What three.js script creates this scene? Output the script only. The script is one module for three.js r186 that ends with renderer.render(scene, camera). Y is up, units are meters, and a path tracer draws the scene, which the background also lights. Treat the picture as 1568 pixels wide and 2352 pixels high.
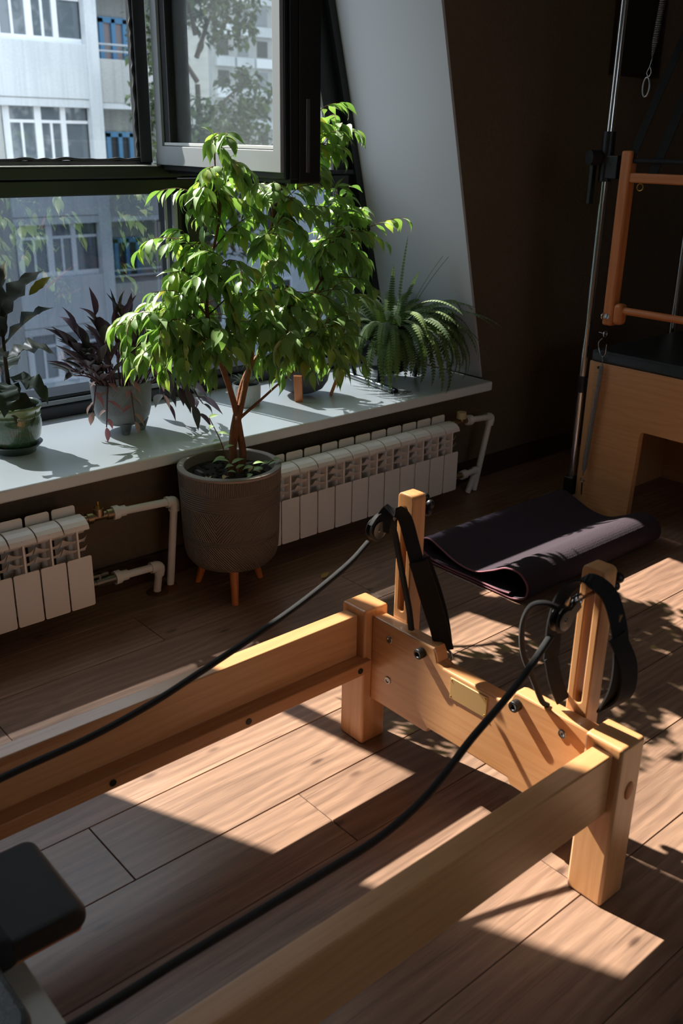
import * as THREE from 'three';
import { RoundedBoxGeometry } from 'three/addons/geometries/RoundedBoxGeometry.js';
import { mergeGeometries } from 'three/addons/utils/BufferGeometryUtils.js';

// ---------------------------------------------------------------- camera, sky, sun, exposure
const scene = new THREE.Scene();
const V = (x, y, z) => new THREE.Vector3(x, y, z);
const camera = new THREE.PerspectiveCamera(56.99, 1568 / 2352, 0.05, 400);
{
  const yaw = 0.722, pitch = 0.3784, roll = 0.0169;
  const f = V(Math.sin(yaw) * Math.cos(pitch), -Math.sin(pitch), -Math.cos(yaw) * Math.cos(pitch));
  const r = V(Math.cos(yaw), 0, Math.sin(yaw)), u = r.clone().cross(f);
  camera.position.set(-1.3461, 1.4065, 1.4389);
  camera.up.copy(u.multiplyScalar(Math.cos(roll)).addScaledVector(r, -Math.sin(roll)));
  camera.lookAt(camera.position.clone().add(f));
}
camera.focus = 2.75; camera.userData.fStop = 4.5;
scene.add(camera);
const renderer = new THREE.WebGLRenderer({ antialias: true });
renderer.toneMapping = THREE.LinearToneMapping;
renderer.toneMappingExposure = 2.75;
renderer.shadowMap.enabled = true;
scene.background = new THREE.Color().setRGB(0.79, 0.88, 1.0);
scene.backgroundIntensity = 1.15;
const SUN = V(-0.2, 0.95, -1).normalize();
const sun = new THREE.DirectionalLight(new THREE.Color().setRGB(1.0, 0.93, 0.84), 6.0);
sun.position.copy(SUN).multiplyScalar(30);
sun.castShadow = true;
Object.assign(sun.shadow.camera, { left: -6, right: 6, top: 6, bottom: -6, near: 1, far: 80 });
sun.shadow.mapSize.set(4096, 4096);
scene.add(sun, sun.target);

// ---------------------------------------------------------------- helpers
let seed = 12345;
const rnd = () => { seed = (seed + 0x6d2b79f5) | 0; let t = Math.imul(seed ^ (seed >>> 15), 1 | seed); t = (t + Math.imul(t ^ (t >>> 7), 61 | t)) ^ t; return ((t ^ (t >>> 14)) >>> 0) / 4294967296; };
const rr = (a, b) => a + (b - a) * rnd();
const lerp = (a, b, t) => a + (b - a) * t, clamp = (x, a = 0, b = 1) => Math.min(b, Math.max(a, x));
const sm = (a, b, x) => { const t = clamp((x - a) / (b - a)); return t * t * (3 - 2 * t); };
const taken = {};
const numbered = (n) => { const k = taken[n] = (taken[n] ?? -1) + 1; return k ? n + '_' + String(k).padStart(3, '0') : n; };
function mesh(name, geo, mat, parent) {
  const m = new THREE.Mesh(Array.isArray(geo) ? merge(geo) : geo, mat);
  m.name = name; m.castShadow = m.receiveShadow = true; parent.add(m); return m;
}
function thing(name, label, category, pos = [0, 0, 0], group) {
  const g = new THREE.Group(); g.name = numbered(name); g.position.set(...pos); g.userData = { label, category };
  if (group) g.userData.group = group;
  scene.add(g); return g;
}
function single(name, geo, mat, label, category, group) {
  const m = mesh(numbered(name), geo, mat, scene); m.userData = { label, category }; if (group) m.userData.group = group; return m;
}
function structure(name, geo, mat, label) { const m = mesh(name, geo, mat, scene); m.userData = { kind: 'structure', label, category: name.split('_')[0] }; return m; }
function merge(list) {
  const gs = list.map((g) => { let h = g.index ? g.toNonIndexed() : g.clone(); for (const k of Object.keys(h.attributes)) if (!['position', 'normal', 'uv'].includes(k)) h.deleteAttribute(k); if (!h.attributes.uv) h.setAttribute('uv', new THREE.BufferAttribute(new Float32Array(h.attributes.position.count * 2), 2)); h.clearGroups(); return h; });
  return gs.length === 1 ? gs[0] : mergeGeometries(gs);
}
// uv in metres: u runs along the grain axis
function grain(geo, axis = 0, ou = rr(0, 3), ov = rr(0, 3)) {
  const g = geo.index ? geo.toNonIndexed() : geo; const p = g.attributes.position, n = g.attributes.normal, uv = new Float32Array(p.count * 2);
  for (let i = 0; i < p.count; i++) {
    const P = [p.getX(i), p.getY(i), p.getZ(i)], N = [Math.abs(n.getX(i)), Math.abs(n.getY(i)), Math.abs(n.getZ(i))];
    let k = N[0] > N[1] && N[0] > N[2] ? 0 : N[1] > N[2] ? 1 : 2;
    let u, v;
    if (k === axis) { u = P[(axis + 1) % 3] * 0.4; v = P[(axis + 2) % 3]; } else { u = P[axis]; v = P[3 - axis - k] + 0.37 * P[k]; }
    uv[2 * i] = u + ou; uv[2 * i + 1] = v + ov;
  }
  g.setAttribute('uv', new THREE.BufferAttribute(uv, 2)); return g;
}
const bx = (x0, x1, y0, y1, z0, z1, r = 0) => {
  const w = Math.abs(x1 - x0), h = Math.abs(y1 - y0), d = Math.abs(z1 - z0);
  const g = r > 0 ? new RoundedBoxGeometry(w, h, d, 2, Math.min(r, w / 2.01, h / 2.01, d / 2.01)) : new THREE.BoxGeometry(w, h, d);
  return g.translate((x0 + x1) / 2, (y0 + y1) / 2, (z0 + z1) / 2);
};
const pts = (a) => a.map((p) => (p.isVector3 ? p : V(...p)));
const tube = (path, r, seg = 24, rad = 8, closed = false, tension = 0.5) => new THREE.TubeGeometry(new THREE.CatmullRomCurve3(pts(path), closed, 'catmullrom', tension), seg, r, rad, closed);
function rod(a, b, r0, r1 = r0, n = 14) {
  const A = V(...a), B = V(...b), d = B.clone().sub(A), g = new THREE.CylinderGeometry(r1, r0, d.length(), n);
  g.translate(0, d.length() / 2, 0).applyQuaternion(new THREE.Quaternion().setFromUnitVectors(V(0, 1, 0), d.normalize())).translate(A.x, A.y, A.z); return g;
}
// tapered tube through points with radii
function taper(path, r0, r1, seg = 16, rad = 7) {
  const c = new THREE.CatmullRomCurve3(pts(path)), g = new THREE.TubeGeometry(c, seg, 1, rad, false), p = g.attributes.position;
  for (let i = 0; i <= seg; i++) {
    const C = c.getPointAt(i / seg), r = lerp(r0, r1, i / seg);
    for (let j = 0; j <= rad; j++) { const k = i * (rad + 1) + j; p.setXYZ(k, C.x + (p.getX(k) - C.x) * r, C.y + (p.getY(k) - C.y) * r, C.z + (p.getZ(k) - C.z) * r); }
  }
  return g;
}
const lathe = (prof, n = 48) => new THREE.LatheGeometry(prof.map((p) => new THREE.Vector2(p[0], p[1])), n);
function shapeOf(poly) { const s = new THREE.Shape(); poly.forEach((p, i) => (i ? s.lineTo(...p) : s.moveTo(...p))); s.closePath(); return s; }
const prism = (poly, depth, bevel = 0, holes = []) => {
  const s = Array.isArray(poly) ? shapeOf(poly) : poly; for (const h of holes) s.holes.push(shapeOf(h));
  return new THREE.ExtrudeGeometry(s, { depth: depth - 2 * bevel, bevelEnabled: bevel > 0, bevelSize: bevel, bevelThickness: bevel, bevelOffset: -bevel, bevelSegments: 2, curveSegments: 8 }).translate(0, 0, bevel);
};
function roundRect(w, h, r) { const s = new THREE.Shape(), x = -w / 2, y = -h / 2; s.moveTo(x + r, y); s.lineTo(x + w - r, y); s.absarc(x + w - r, y + r, r, -Math.PI / 2, 0); s.lineTo(x + w, y + h - r); s.absarc(x + w - r, y + h - r, r, 0, Math.PI / 2); s.lineTo(x + r, y + h); s.absarc(x + r, y + h - r, r, Math.PI / 2, Math.PI); s.lineTo(x, y + r); s.absarc(x + r, y + r, r, Math.PI, 1.5 * Math.PI); return s; }
// flat ribbon of some thickness following a path; side = width direction (fixed or per point)
function ribbon(path, width, thick, side, seg = 40) {
  const c = new THREE.CatmullRomCurve3(pts(path)), pos = [], idx = [], uv = [];
  for (let i = 0; i <= seg; i++) {
    const t = i / seg, P = c.getPointAt(t), T = c.getTangentAt(t), W = (typeof side === 'function' ? side(t) : V(...side)).clone(); W.addScaledVector(T, -W.dot(T)).normalize();
    const N = T.clone().cross(W).normalize(), w = (typeof width === 'function' ? width(t) : width) / 2, h = thick / 2;
    for (const [a, b] of [[-w, -h], [w, -h], [w, h], [-w, h]]) { const q = P.clone().addScaledVector(W, a).addScaledVector(N, b); pos.push(q.x, q.y, q.z); uv.push(t * 10, a * 20); }
    if (i) for (let j = 0; j < 4; j++) { const a = (i - 1) * 4 + j, b = (i - 1) * 4 + (j + 1) % 4; idx.push(a, b, a + 4, b, b + 4, a + 4); }
  }
  idx.push(0, 2, 1, 0, 3, 2); const e = seg * 4; idx.push(e, e + 1, e + 2, e, e + 2, e + 3);
  const g = new THREE.BufferGeometry(); g.setAttribute('position', new THREE.Float32BufferAttribute(pos, 3)); g.setAttribute('uv', new THREE.Float32BufferAttribute(uv, 2)); g.setIndex(idx);
  const h = g.toNonIndexed(); h.computeVertexNormals(); return h;
}
// periodic value noise
const HASH = new Float32Array(4096).map(() => rnd());
const h2 = (x, y) => HASH[((x * 73) ^ (y * 151) ^ ((x * y) & 31)) & 4095];
function noise(x, y, px, py) {
  const xi = Math.floor(x), yi = Math.floor(y), fx = x - xi, fy = y - yi, u = fx * fx * (3 - 2 * fx), v = fy * fy * (3 - 2 * fy), m = (a, n) => ((a % n) + n) % n;
  const a = h2(m(xi, px), m(yi, py)), b = h2(m(xi + 1, px), m(yi, py)), c = h2(m(xi, px), m(yi + 1, py)), d = h2(m(xi + 1, px), m(yi + 1, py));
  return lerp(lerp(a, b, u), lerp(c, d, u), v);
}
function dataTex(w, h, fn, srgb = true, rep = [1, 1]) {
  const d = new Uint8Array(w * h * 4);
  for (let y = 0; y < h; y++) for (let x = 0; x < w; x++) { const c = fn(x / w, y / h), i = (y * w + x) * 4; d[i] = clamp(c[0], 0, 255); d[i + 1] = clamp(c[1], 0, 255); d[i + 2] = clamp(c[2], 0, 255); d[i + 3] = 255; }
  const t = new THREE.DataTexture(d, w, h); t.wrapS = t.wrapT = THREE.RepeatWrapping; t.magFilter = THREE.LinearFilter; t.minFilter = THREE.LinearMipmapLinearFilter; t.generateMipmaps = true;
  if (srgb) t.colorSpace = THREE.SRGBColorSpace; t.repeat.set(...rep); t.needsUpdate = true; return t;
}
const mix3 = (a, b, t) => [lerp(a[0], b[0], t), lerp(a[1], b[1], t), lerp(a[2], b[2], t)];
const std = (hex, roughness = 0.6, extra = {}) => new THREE.MeshStandardMaterial({ color: hex, roughness, ...extra });
const phys = (o) => new THREE.MeshPhysicalMaterial(o);

// ---------------------------------------------------------------- materials
function woodTex(light, dark, deep, s, rep) {
  return dataTex(1024, 512, (u, v) => {
    const w = noise(u * 6 + s, v * 8 + s, 6, 8) * 0.10 + noise(u * 2, v * 3 + s, 2, 3) * 0.14;
    const ring = 0.5 + 0.5 * Math.sin((v + w) * 2 * Math.PI * 9);
    const fine = noise(u * 24, v * 256 + s * 7, 24, 256), fib = noise(u * 8, v * 64, 8, 64);
    let t = 0.3 * ring * ring + 0.25 * fine + 0.3 * fib + 0.15 * noise(u * 3, v * 5 + s, 3, 5);
    let c = mix3(light, dark, t);
    return mix3(c, deep, 0.35 * sm(0.8, 1, noise(u * 10 + 3, v * 90, 10, 90)));
  }, true, rep);
}
const M = {};
M.maple = phys({ color: 0xffffff, roughness: 0.4, clearcoat: 0.45, clearcoatRoughness: 0.3, map: woodTex([212, 158, 108], [194, 136, 86], [168, 108, 62], 3, [1, 4]) });
M.mapleB = phys({ color: 0xffffff, roughness: 0.4, clearcoat: 0.45, clearcoatRoughness: 0.3, map: woodTex([208, 152, 102], [188, 130, 80], [160, 102, 58], 11, [1, 4]) });
M.mapleLeg = std(0xffffff, 0.5, { map: woodTex([206, 128, 74], [180, 102, 52], [140, 74, 36], 5, [1, 5]) });
M.trackWood = std(0xffffff, 0.45, { map: woodTex([196, 140, 92], [172, 112, 66], [130, 84, 48], 8, [1, 4]) });
M.black = std(0x0b0b0c, 0.45);
M.blackMatte = std(0x101011, 0.8);
M.leather = std(0x26292a, 0.36, { bumpMap: dataTex(256, 256, (u, v) => { const n = 255 * noise(u * 90, v * 90, 90, 90); return [n, n, n]; }, false, [12, 12]), bumpScale: 0.0004 });
M.chrome = std(0xc8c8c8, 0.16, { metalness: 1 });
M.steel = std(0x9a9a98, 0.32, { metalness: 1 });
M.brassPlate = std(0xc2aa78, 0.42, { metalness: 0.75 });
M.brass = std(0xb08a4a, 0.3, { metalness: 1 });
M.copper = std(0xa8957c, 0.35, { metalness: 1 });
M.frame = std(0x17191b, 0.4);
M.frameGrey = std(0x8c9194, 0.45);
M.frameLight = std(0xb9bcba, 0.5);
M.gasket = std(0x080808, 0.6);
M.white = std(0xe9ebe9, 0.35);
M.sill = phys({ color: 0xe4e8e6, roughness: 0.3, clearcoat: 0.3, clearcoatRoughness: 0.2 });
M.reveal = std(0xc2c3c6, 0.75);
M.radiator = std(0xf4ece2, 0.38);
M.pipe = std(0xe6e2da, 0.45);
M.wall = std(0xffffff, 0.85, { map: dataTex(512, 512, (u, v) => { const n = noise(u * 5, v * 5, 5, 5), f = noise(u * 120, v * 120, 120, 120); return mix3([96, 80, 62], [110, 93, 73], 0.6 * n + 0.4 * f); }, true, [0.7, 0.7]), bumpMap: dataTex(256, 256, (u, v) => { const f = 255 * noise(u * 100, v * 100, 100, 100); return [f, f, f]; }, false, [1.4, 1.4]), bumpScale: 0.0012 });
M.ceiling = std(0xd8d4cc, 0.9);
M.wallLight = std(0xb9b1a4, 0.9);
M.baseboard = std(0xffffff, 0.5, { map: woodTex([70, 48, 34], [56, 38, 27], [40, 28, 20], 2, [1, 5]) });
M.subfloor = std(0x1c130d, 0.9);
const PLANKS = [0, 1, 2, 3, 4, 5].map((k) => {
  const knots = [0, 1, 2].map(() => [rnd(), rr(0.15, 0.85), rr(0.5, 1)]);
  const tone = [0.5, 0.36, 0.6, 0.44, 0.7, 0.52][k];
  return std(0xffffff, 0.34, { map: dataTex(1024, 256, (u, v) => {
    let wv = v;
    let kn = 0;
    for (const [kx, ky, ks] of knots) { const dx = (u - kx) * 6, dy = (v - ky), d = Math.hypot(dx * 0.9, dy * 2.2); wv += 0.09 * ks * Math.exp(-d * d * 6) * Math.sign(dy || 1); kn = Math.max(kn, ks * Math.exp(-d * d * 60)); }
    const w = 0.16 * noise(u * 5 + k * 3, v * 3, 64, 64) + 0.05 * noise(u * 14 + k, v * 6, 64, 64);
    const ring = 0.5 + 0.5 * Math.sin((wv + w) * 2 * Math.PI * 7 + k);
    const fine = noise(u * 40 + k * 9, v * 120, 512, 512), streak = noise(u * 9 + k * 5, v * 30, 512, 512), blotch = noise(u * 4 + k * 2, v * 2.4 + 5, 64, 64);
    let t = 0.3 * ring + 0.22 * fine + 0.24 * streak + 0.34 * blotch + (tone - 0.5) * 0.5;
    let c = mix3([172, 138, 114], [113, 88, 73], clamp(t));
    c = mix3(c, [78, 58, 48], 0.75 * sm(0.35, 0.95, kn) + 0.35 * sm(0.78, 0.95, noise(u * 7 + 9 + k, v * 50, 512, 512)));
    return c;
  }) });
});
M.soil = std(0xffffff, 0.95, { map: dataTex(256, 256, (u, v) => { const n = noise(u * 90, v * 90, 90, 90), f = noise(u * 40 + 4, v * 40, 40, 40); return n > 0.86 ? [178, 160, 120] : mix3([26, 20, 14], [78, 62, 42], f * f * n); }, true, [6, 6]), bumpMap: dataTex(256, 256, (u, v) => { const n = 255 * noise(u * 70, v * 70, 70, 70); return [n, n, n]; }, false, [6, 6]), bumpScale: 0.006 });
const leafMat = (r, g, b, tr = 0.38, coat = 0.5, rough = 0.9) => phys({ color: new THREE.Color().setRGB(r, g, b), roughness: rough, transmission: tr, thickness: 0, clearcoat: coat, clearcoatRoughness: 0.34, side: THREE.DoubleSide });
M.ficus = [leafMat(0.2, 0.38, 0.06, 0.48, 1), leafMat(0.25, 0.43, 0.07, 0.48, 1), leafMat(0.15, 0.31, 0.05, 0.45, 1), leafMat(0.4, 0.55, 0.08, 0.5, 1)];
M.ficusYellow = leafMat(0.42, 0.4, 0.05);
M.bark = std(0xffffff, 0.8, { map: dataTex(128, 128, (u, v) => mix3([150, 98, 62], [104, 64, 38], noise(u * 14, v * 40, 14, 40)), true, [6, 2]), bumpMap: dataTex(128, 128, (u, v) => { const n = 255 * noise(u * 20, v * 30, 20, 30); return [n, n, n]; }, false, [6, 2]), bumpScale: 0.002 });
M.purple = [leafMat(0.065, 0.035, 0.055, 0.25), leafMat(0.05, 0.045, 0.045, 0.25), leafMat(0.10, 0.045, 0.075, 0.3), leafMat(0.06, 0.06, 0.05, 0.25)];
M.pink = [leafMat(0.48, 0.2, 0.22, 0.35), leafMat(0.5, 0.3, 0.24, 0.35)];
M.purpleStem = std(0x5a3a40, 0.7);
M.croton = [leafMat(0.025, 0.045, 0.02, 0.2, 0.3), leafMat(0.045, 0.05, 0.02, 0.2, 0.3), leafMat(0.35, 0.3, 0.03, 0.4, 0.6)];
M.fern = [leafMat(0.10, 0.17, 0.03, 0.3, 0.1), leafMat(0.13, 0.21, 0.035, 0.3, 0.1), leafMat(0.07, 0.13, 0.03, 0.3, 0.1)];
M.hoya = [leafMat(0.16, 0.22, 0.1, 0.3, 0.3), leafMat(0.2, 0.26, 0.14, 0.3, 0.3)];
const glassMat = (r, g, b, o = {}) => phys({ color: new THREE.Color().setRGB(r, g, b), roughness: 0, transmission: 1, thickness: 0, ior: 1.5, ...o });
M.glassClear = glassMat(0.93, 0.95, 0.94);
M.glassTint = glassMat(0.2, 0.23, 0.27, { ior: 2.0 });
M.glassDusty = phys({ color: new THREE.Color().setRGB(0.5, 0.53, 0.52), roughness: 0.13, transmission: 0.9, thickness: 0, ior: 1.55 });

// ---------------------------------------------------------------- floor
const ROOM = { x0: -3.0, x1: 4.4, z0: -1.16, z1: 3.3, h: 3.2 };
{
  const floor = structure('floor', bx(ROOM.x0 - 0.2, ROOM.x1 + 0.2, -0.2, -0.009, ROOM.z0 - 0.02, ROOM.z1 + 0.2), M.subfloor, 'brown oak laminate plank floor');
  const P = 0.2027, zB = -0.1563, L = 1.255, gap = 0.0016;
  const joints = { '-1': 0.2, '-2': -0.35, '-3': 0.6, '-4': -0.1, 0: -0.659, 1: -0.237, 2: -1.02, 3: 0.02, 4: -0.55 };
  const k0 = Math.floor((ROOM.z0 - zB) / P), k1 = Math.ceil((ROOM.z1 - zB) / P);
  let n = 0;
  const plank = (x0, x1, z0, z1) => {
    const b = 0.0012, w = x1 - x0 - gap, d = z1 - z0 - gap, g = new THREE.BufferGeometry();
    const T = 0, m = -b, B = -0.008, X = w / 2, Z = d / 2, x = X - b, z = Z - b;
    const ring = (rx, y, rz) => [[-rx, y, rz], [rx, y, rz], [rx, y, -rz], [-rx, y, -rz]];
    const rings = [ring(X, B, Z), ring(X, m, Z), ring(x, T, z)], pos = [];
    const tri = (a, b2, c) => pos.push(...a, ...b2, ...c);
    for (let r = 0; r < 2; r++) for (let j = 0; j < 4; j++) { const a = rings[r][j], b2 = rings[r][(j + 1) % 4], c = rings[r + 1][(j + 1) % 4], e = rings[r + 1][j]; tri(a, b2, c); tri(a, c, e); }
    tri(rings[2][0], rings[2][1], rings[2][2]); tri(rings[2][0], rings[2][2], rings[2][3]);
    g.setAttribute('position', new THREE.Float32BufferAttribute(pos, 3)); g.computeVertexNormals();
    const uv = []; for (let i = 0; i < pos.length; i += 3) uv.push((pos[i] + X) / L, (pos[i + 2] + Z) / P);
    g.setAttribute('uv', new THREE.Float32BufferAttribute(uv, 2)); return g;
  };
  const full = plank(0, L, 0, P);
  for (let k = k0; k < k1; k++) {
    let j = joints[k] ?? rr(-1, 0.2); while (j > ROOM.x0) j -= L;
    for (let x = j; x < ROOM.x1; x += L) {
      const a = Math.max(x, ROOM.x0), b = Math.min(x + L, ROOM.x1), za = Math.max(zB + k * P, ROOM.z0), zb = Math.min(zB + (k + 1) * P, ROOM.z1);
      if (b - a < 0.02 || zb - za < 0.01) continue;
      const isFull = b - a > L - 1e-6 && zb - za > P - 1e-6, m = mesh(n ? 'plank_' + String(n).padStart(3, '0') : 'plank', isFull ? full : plank(a, b, za, zb), PLANKS[(n * 5 + k * k) % 6], floor); n++;
      m.position.set((a + b) / 2, 0, (za + zb) / 2); if (rnd() < 0.5) m.rotation.y = Math.PI;
    }
  }
}
// ---------------------------------------------------------------- room shell
const SL = 0.251, jambR = (y) => 1.718 - SL * (y - 0.458), jambL = (y) => -1.245 + 0.255 * (y - 0.458), HEAD = 2.92, SILL = 0.458, ZW = -1.16, ZG = -1.755;
{
  const e = 0.014;
  const wallB = prism([[ROOM.x0 - 0.2, -0.2], [ROOM.x1 + 0.2, -0.2], [ROOM.x1 + 0.2, ROOM.h + 0.2], [ROOM.x0 - 0.2, ROOM.h + 0.2]], 0.66, 0, [[[jambL(SILL - 0.04) - e, SILL - 0.042], [jambR(SILL - 0.04) + e, SILL - 0.042], [jambR(HEAD) + e, HEAD], [jambL(HEAD) - e, HEAD]]]).translate(0, 0, ZW - 0.66);
  structure('wall_back', grain(wallB, 0, 0, 0), M.wall, 'dark brown-grey painted wall around and below the window');
  structure('wall_left', grain(bx(ROOM.x0 - 0.2, ROOM.x0, -0.2, ROOM.h + 0.2, ROOM.z0, ROOM.z1 + 0.2), 1, 0, 0), M.wallLight, 'light painted side wall');
  structure('wall_right', grain(bx(ROOM.x1, ROOM.x1 + 0.2, -0.2, ROOM.h + 0.2, ROOM.z0, ROOM.z1 + 0.2), 1, 0, 0), M.wallLight, 'light painted far side wall');
  const fw = [[-1.2, 1.1], [0.2, 1.1], [0.2, 2.1], [-1.2, 2.1]];
  structure('wall_front', grain(prism([[ROOM.x0 - 0.2, -0.2], [ROOM.x1 + 0.2, -0.2], [ROOM.x1 + 0.2, ROOM.h + 0.2], [ROOM.x0 - 0.2, ROOM.h + 0.2]], 0.2, 0, [fw]).translate(0, 0, ROOM.z1), 1, 0, 0), M.wallLight, 'light painted wall opposite the attic window');
  const w2 = new THREE.Group(); w2.name = 'window_2'; w2.userData = { kind: 'structure', label: 'plain white framed window in the wall behind the viewer', category: 'window' }; scene.add(w2);
  mesh('frame', prism(fw, 0.08, 0.003, [[[-1.14, 1.16], [-0.53, 1.16], [-0.53, 2.04], [-1.14, 2.04]], [[-0.47, 1.16], [0.14, 1.16], [0.14, 2.04], [-0.47, 2.04]]]).translate(0, 0, ROOM.z1 + 0.06), M.white, w2);
  mesh('pane', new THREE.PlaneGeometry(1.35, 0.95).translate(-0.5, 1.6, ROOM.z1 + 0.1), M.glassClear, w2);
  structure('ceiling', bx(ROOM.x0 - 0.2, ROOM.x1 + 0.2, ROOM.h, ROOM.h + 0.2, ROOM.z0 - 0.6, ROOM.z1 + 0.2), M.ceiling, 'plain ceiling');
  structure('baseboard_back', grain(bx(ROOM.x0, ROOM.x1, 0.001, 0.093, ZW, ZW + 0.016, 0.004), 0), M.baseboard, 'dark brown skirting board along the window wall');
  // white lining boards of the slanted reveals
  const lin = (jf, sgn) => prism([[jf(SILL) , SILL + 0.0005], [jf(SILL) + sgn * (e - 0.001), SILL + 0.0005], [jf(HEAD) + sgn * (e - 0.001), HEAD - 0.001], [jf(HEAD), HEAD - 0.001]], 0.6).translate(0, 0, ZW - 0.6 + 0.003);
  structure('trim_1', lin(jambR, 1), M.reveal, 'white slanted reveal panel on the right of the window');
  structure('trim_2', lin(jambL, -1), M.reveal, 'white slanted reveal panel on the left of the window');
  const cs = (x) => x;
  structure('trim_3', bx(jambL(SILL) - 0.012, 1.709, SILL - 0.04, SILL, -1.70, -1.077, 0.008), M.sill, 'deep white window sill board with rounded front edge');
}
// ---------------------------------------------------------------- window
{
  const win = new THREE.Group(); win.name = 'window_1'; win.userData = { kind: 'structure', label: 'dark metal framed attic window with slanted sides and one open sash', category: 'window' }; scene.add(win);
  const T0 = 1.205, T1 = 1.33, zf = -1.66, zb = -1.82, mx0 = 0.462, mx1 = 0.51;
  mesh('bottom_rail', [bx(jambL(SILL) + 0.002, jambR(SILL) - 0.012, SILL, SILL + 0.045, zf - 0.005, zb, 0.004), bx(jambL(SILL) + 0.01, jambR(SILL) - 0.03, SILL + 0.045, SILL + 0.075, zf - 0.03, zb, 0.004)], M.frame, win);
  mesh('sill_bead', bx(jambL(0.6) + 0.02, 0.575, SILL + 0.046, SILL + 0.062, zf - 0.015, zf - 0.03, 0.003), M.frameGrey, win);
  mesh('transom', [bx(jambL(T0) + 0.02, 1.43, T0, 1.258, zf - 0.04, zb, 0.006), bx(jambL(T0) + 0.02, 0.60, 1.26, T1 - 0.03, zf - 0.02, zb, 0.006), bx(mx1, jambR(1.3) - 0.03, 1.26, T1 - 0.05, zf - 0.06, zb, 0.004), bx(jambL(T0) + 0.02, mx1, T1 - 0.032, T1 - 0.012, zf - 0.07, zb, 0.003)], M.frame, win);
  mesh('transom_bead', bx(jambL(1.3) + 0.03, 0.5, T1 - 0.031, T1 - 0.027, zf - 0.045, zf - 0.019, 0.0015), M.frameLight, win);
  mesh('lower_post', [bx(0.577, 0.675, SILL + 0.045, T0 + 0.01, zf - 0.015, zb, 0.005), bx(0.60, 0.655, SILL + 0.045, T0 + 0.01, zf + 0.012, zf - 0.02, 0.004)], M.frame, win);
  mesh('glazing_bead', [bx(0.566, 0.577, SILL + 0.076, T0, zf - 0.02, zf - 0.045, 0.002), bx(0.543, 0.552, SILL + 0.076, T0, zf - 0.05, zf - 0.06, 0.002)], M.frameLight, win);
  mesh('mullion', [bx(mx0, mx1, T1 - 0.02, HEAD, zf - 0.06, zf - 0.11, 0.004)], M.frame, win);
  mesh('mullion', [bx(-0.362, -0.305, T1 - 0.02, HEAD, zf - 0.06, zf - 0.11, 0.004)], M.frame, win);
  // ragged sealing strip left around the upper pane
  { const p = []; for (let y = T1; y < 2.1; y += 0.02) p.push([mx0 - 0.003 + rr(-0.0035, 0.003), y, zf - 0.075]); mesh('seal', [tube(p, 0.006, 120, 6), tube(Array.from({ length: 40 }, (_, i) => [lerp(-0.6, mx0, i / 39), T1 - 0.009 + rr(-0.003, 0.004), zf - 0.075]), 0.006, 120, 6)], M.gasket, win); }
  const sl = (jf, s, w, y0, y1, za, zc, off) => prism([[jf(y0) + s * off, y0], [jf(y0) + s * (off + w), y0], [jf(y1) + s * (off + w), y1], [jf(y1) + s * off, y1]], za - zc).translate(0, 0, zc);
  mesh('jamb', [sl(jambR, -1, 0.035, SILL + 0.04, HEAD, zf - 0.055, zb, 0.002), sl(jambR, -1, 0.13, SILL + 0.04, HEAD, zf - 0.09, zb, 0.002)], M.frame, win);
  mesh('jamb_strip', sl(jambR, -1, 0.014, SILL + 0.05, HEAD, zf - 0.08, zf - 0.1, 0.133), M.frameLight, win);
  mesh('jamb', [sl(jambL, 1, 0.09, SILL + 0.04, HEAD, zf - 0.02, zb, 0.002)], M.frame, win);
  mesh('head_rail', bx(jambL(HEAD), jambR(HEAD), HEAD - 0.07, HEAD - 0.001, zf - 0.02, zb, 0.004), M.frame, win);
  const pane = (poly, mat) => { const m = mesh('pane', new THREE.ShapeGeometry(shapeOf(poly)).translate(0, 0, ZG), mat, win); return m; };
  pane([[jambL(0.53) + 0.08, 0.53], [0.58, 0.53], [0.58, T0 + 0.01], [jambL(T0) + 0.08, T0 + 0.01]], M.glassTint);
  pane([[0.67, 0.53], [jambR(0.53) - 0.12, 0.53], [jambR(T0) - 0.12, T0 + 0.01], [0.67, T0 + 0.01]], M.glassTint);
  pane([[jambL(T1) + 0.08, T1 - 0.01], [mx0 + 0.01, T1 - 0.01], [mx0 + 0.01, HEAD - 0.06], [jambL(HEAD) + 0.08, HEAD - 0.06]], M.glassClear);
  // the open sash: local x runs from the hinge to the free edge, local z is its thickness
  const S = new THREE.Group(); S.name = 'sash'; S.position.set(mx1 + 0.02, 1.287, zf - 0.045); S.rotation.y = -95 * Math.PI / 180; win.add(S);
  const W = 0.82, H = 1.5, f = 0.045, t = 0.085;
  const rect = (a, b, c, d) => [[a, c], [b, c], [b, d], [a, d]];
  mesh('sash_frame', [prism(rect(0, W, 0.0, H), t, 0.003, [rect(f + 0.04, W - f, 0.085, H - 0.085)]).translate(0, 0, -t)], M.frame, S);
  mesh('sash_face', prism(rect(0.0, W - 0.002, 0.018, H - 0.01), 0.012, 0.002, [rect(f, W - f, 0.08, H - 0.08)]), M.frameGrey, S);
  mesh('sash_face', [bx(f + 0.002, W - f, 0.082, 0.092, -0.03, 0.004, 0.002)], M.frameLight, S);
  mesh('sash_gasket', [bx(f, f + 0.04, 0.085, H - 0.08, -0.05, -0.004, 0.004)], M.gasket, S);
  mesh('sash_edge', [bx(W, W + 0.012, 0.0, H, -t - 0.012, -0.012, 0.003), bx(W + 0.01, W + 0.018, -0.008, H, -t - 0.03, -0.04, 0.002), bx(W - 0.04, W + 0.012, -0.012, H, -t - 0.032, -t, 0.002), bx(0.03, W, -0.012, 0.004, -t - 0.03, -0.02, 0.002)], M.frame, S);
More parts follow.
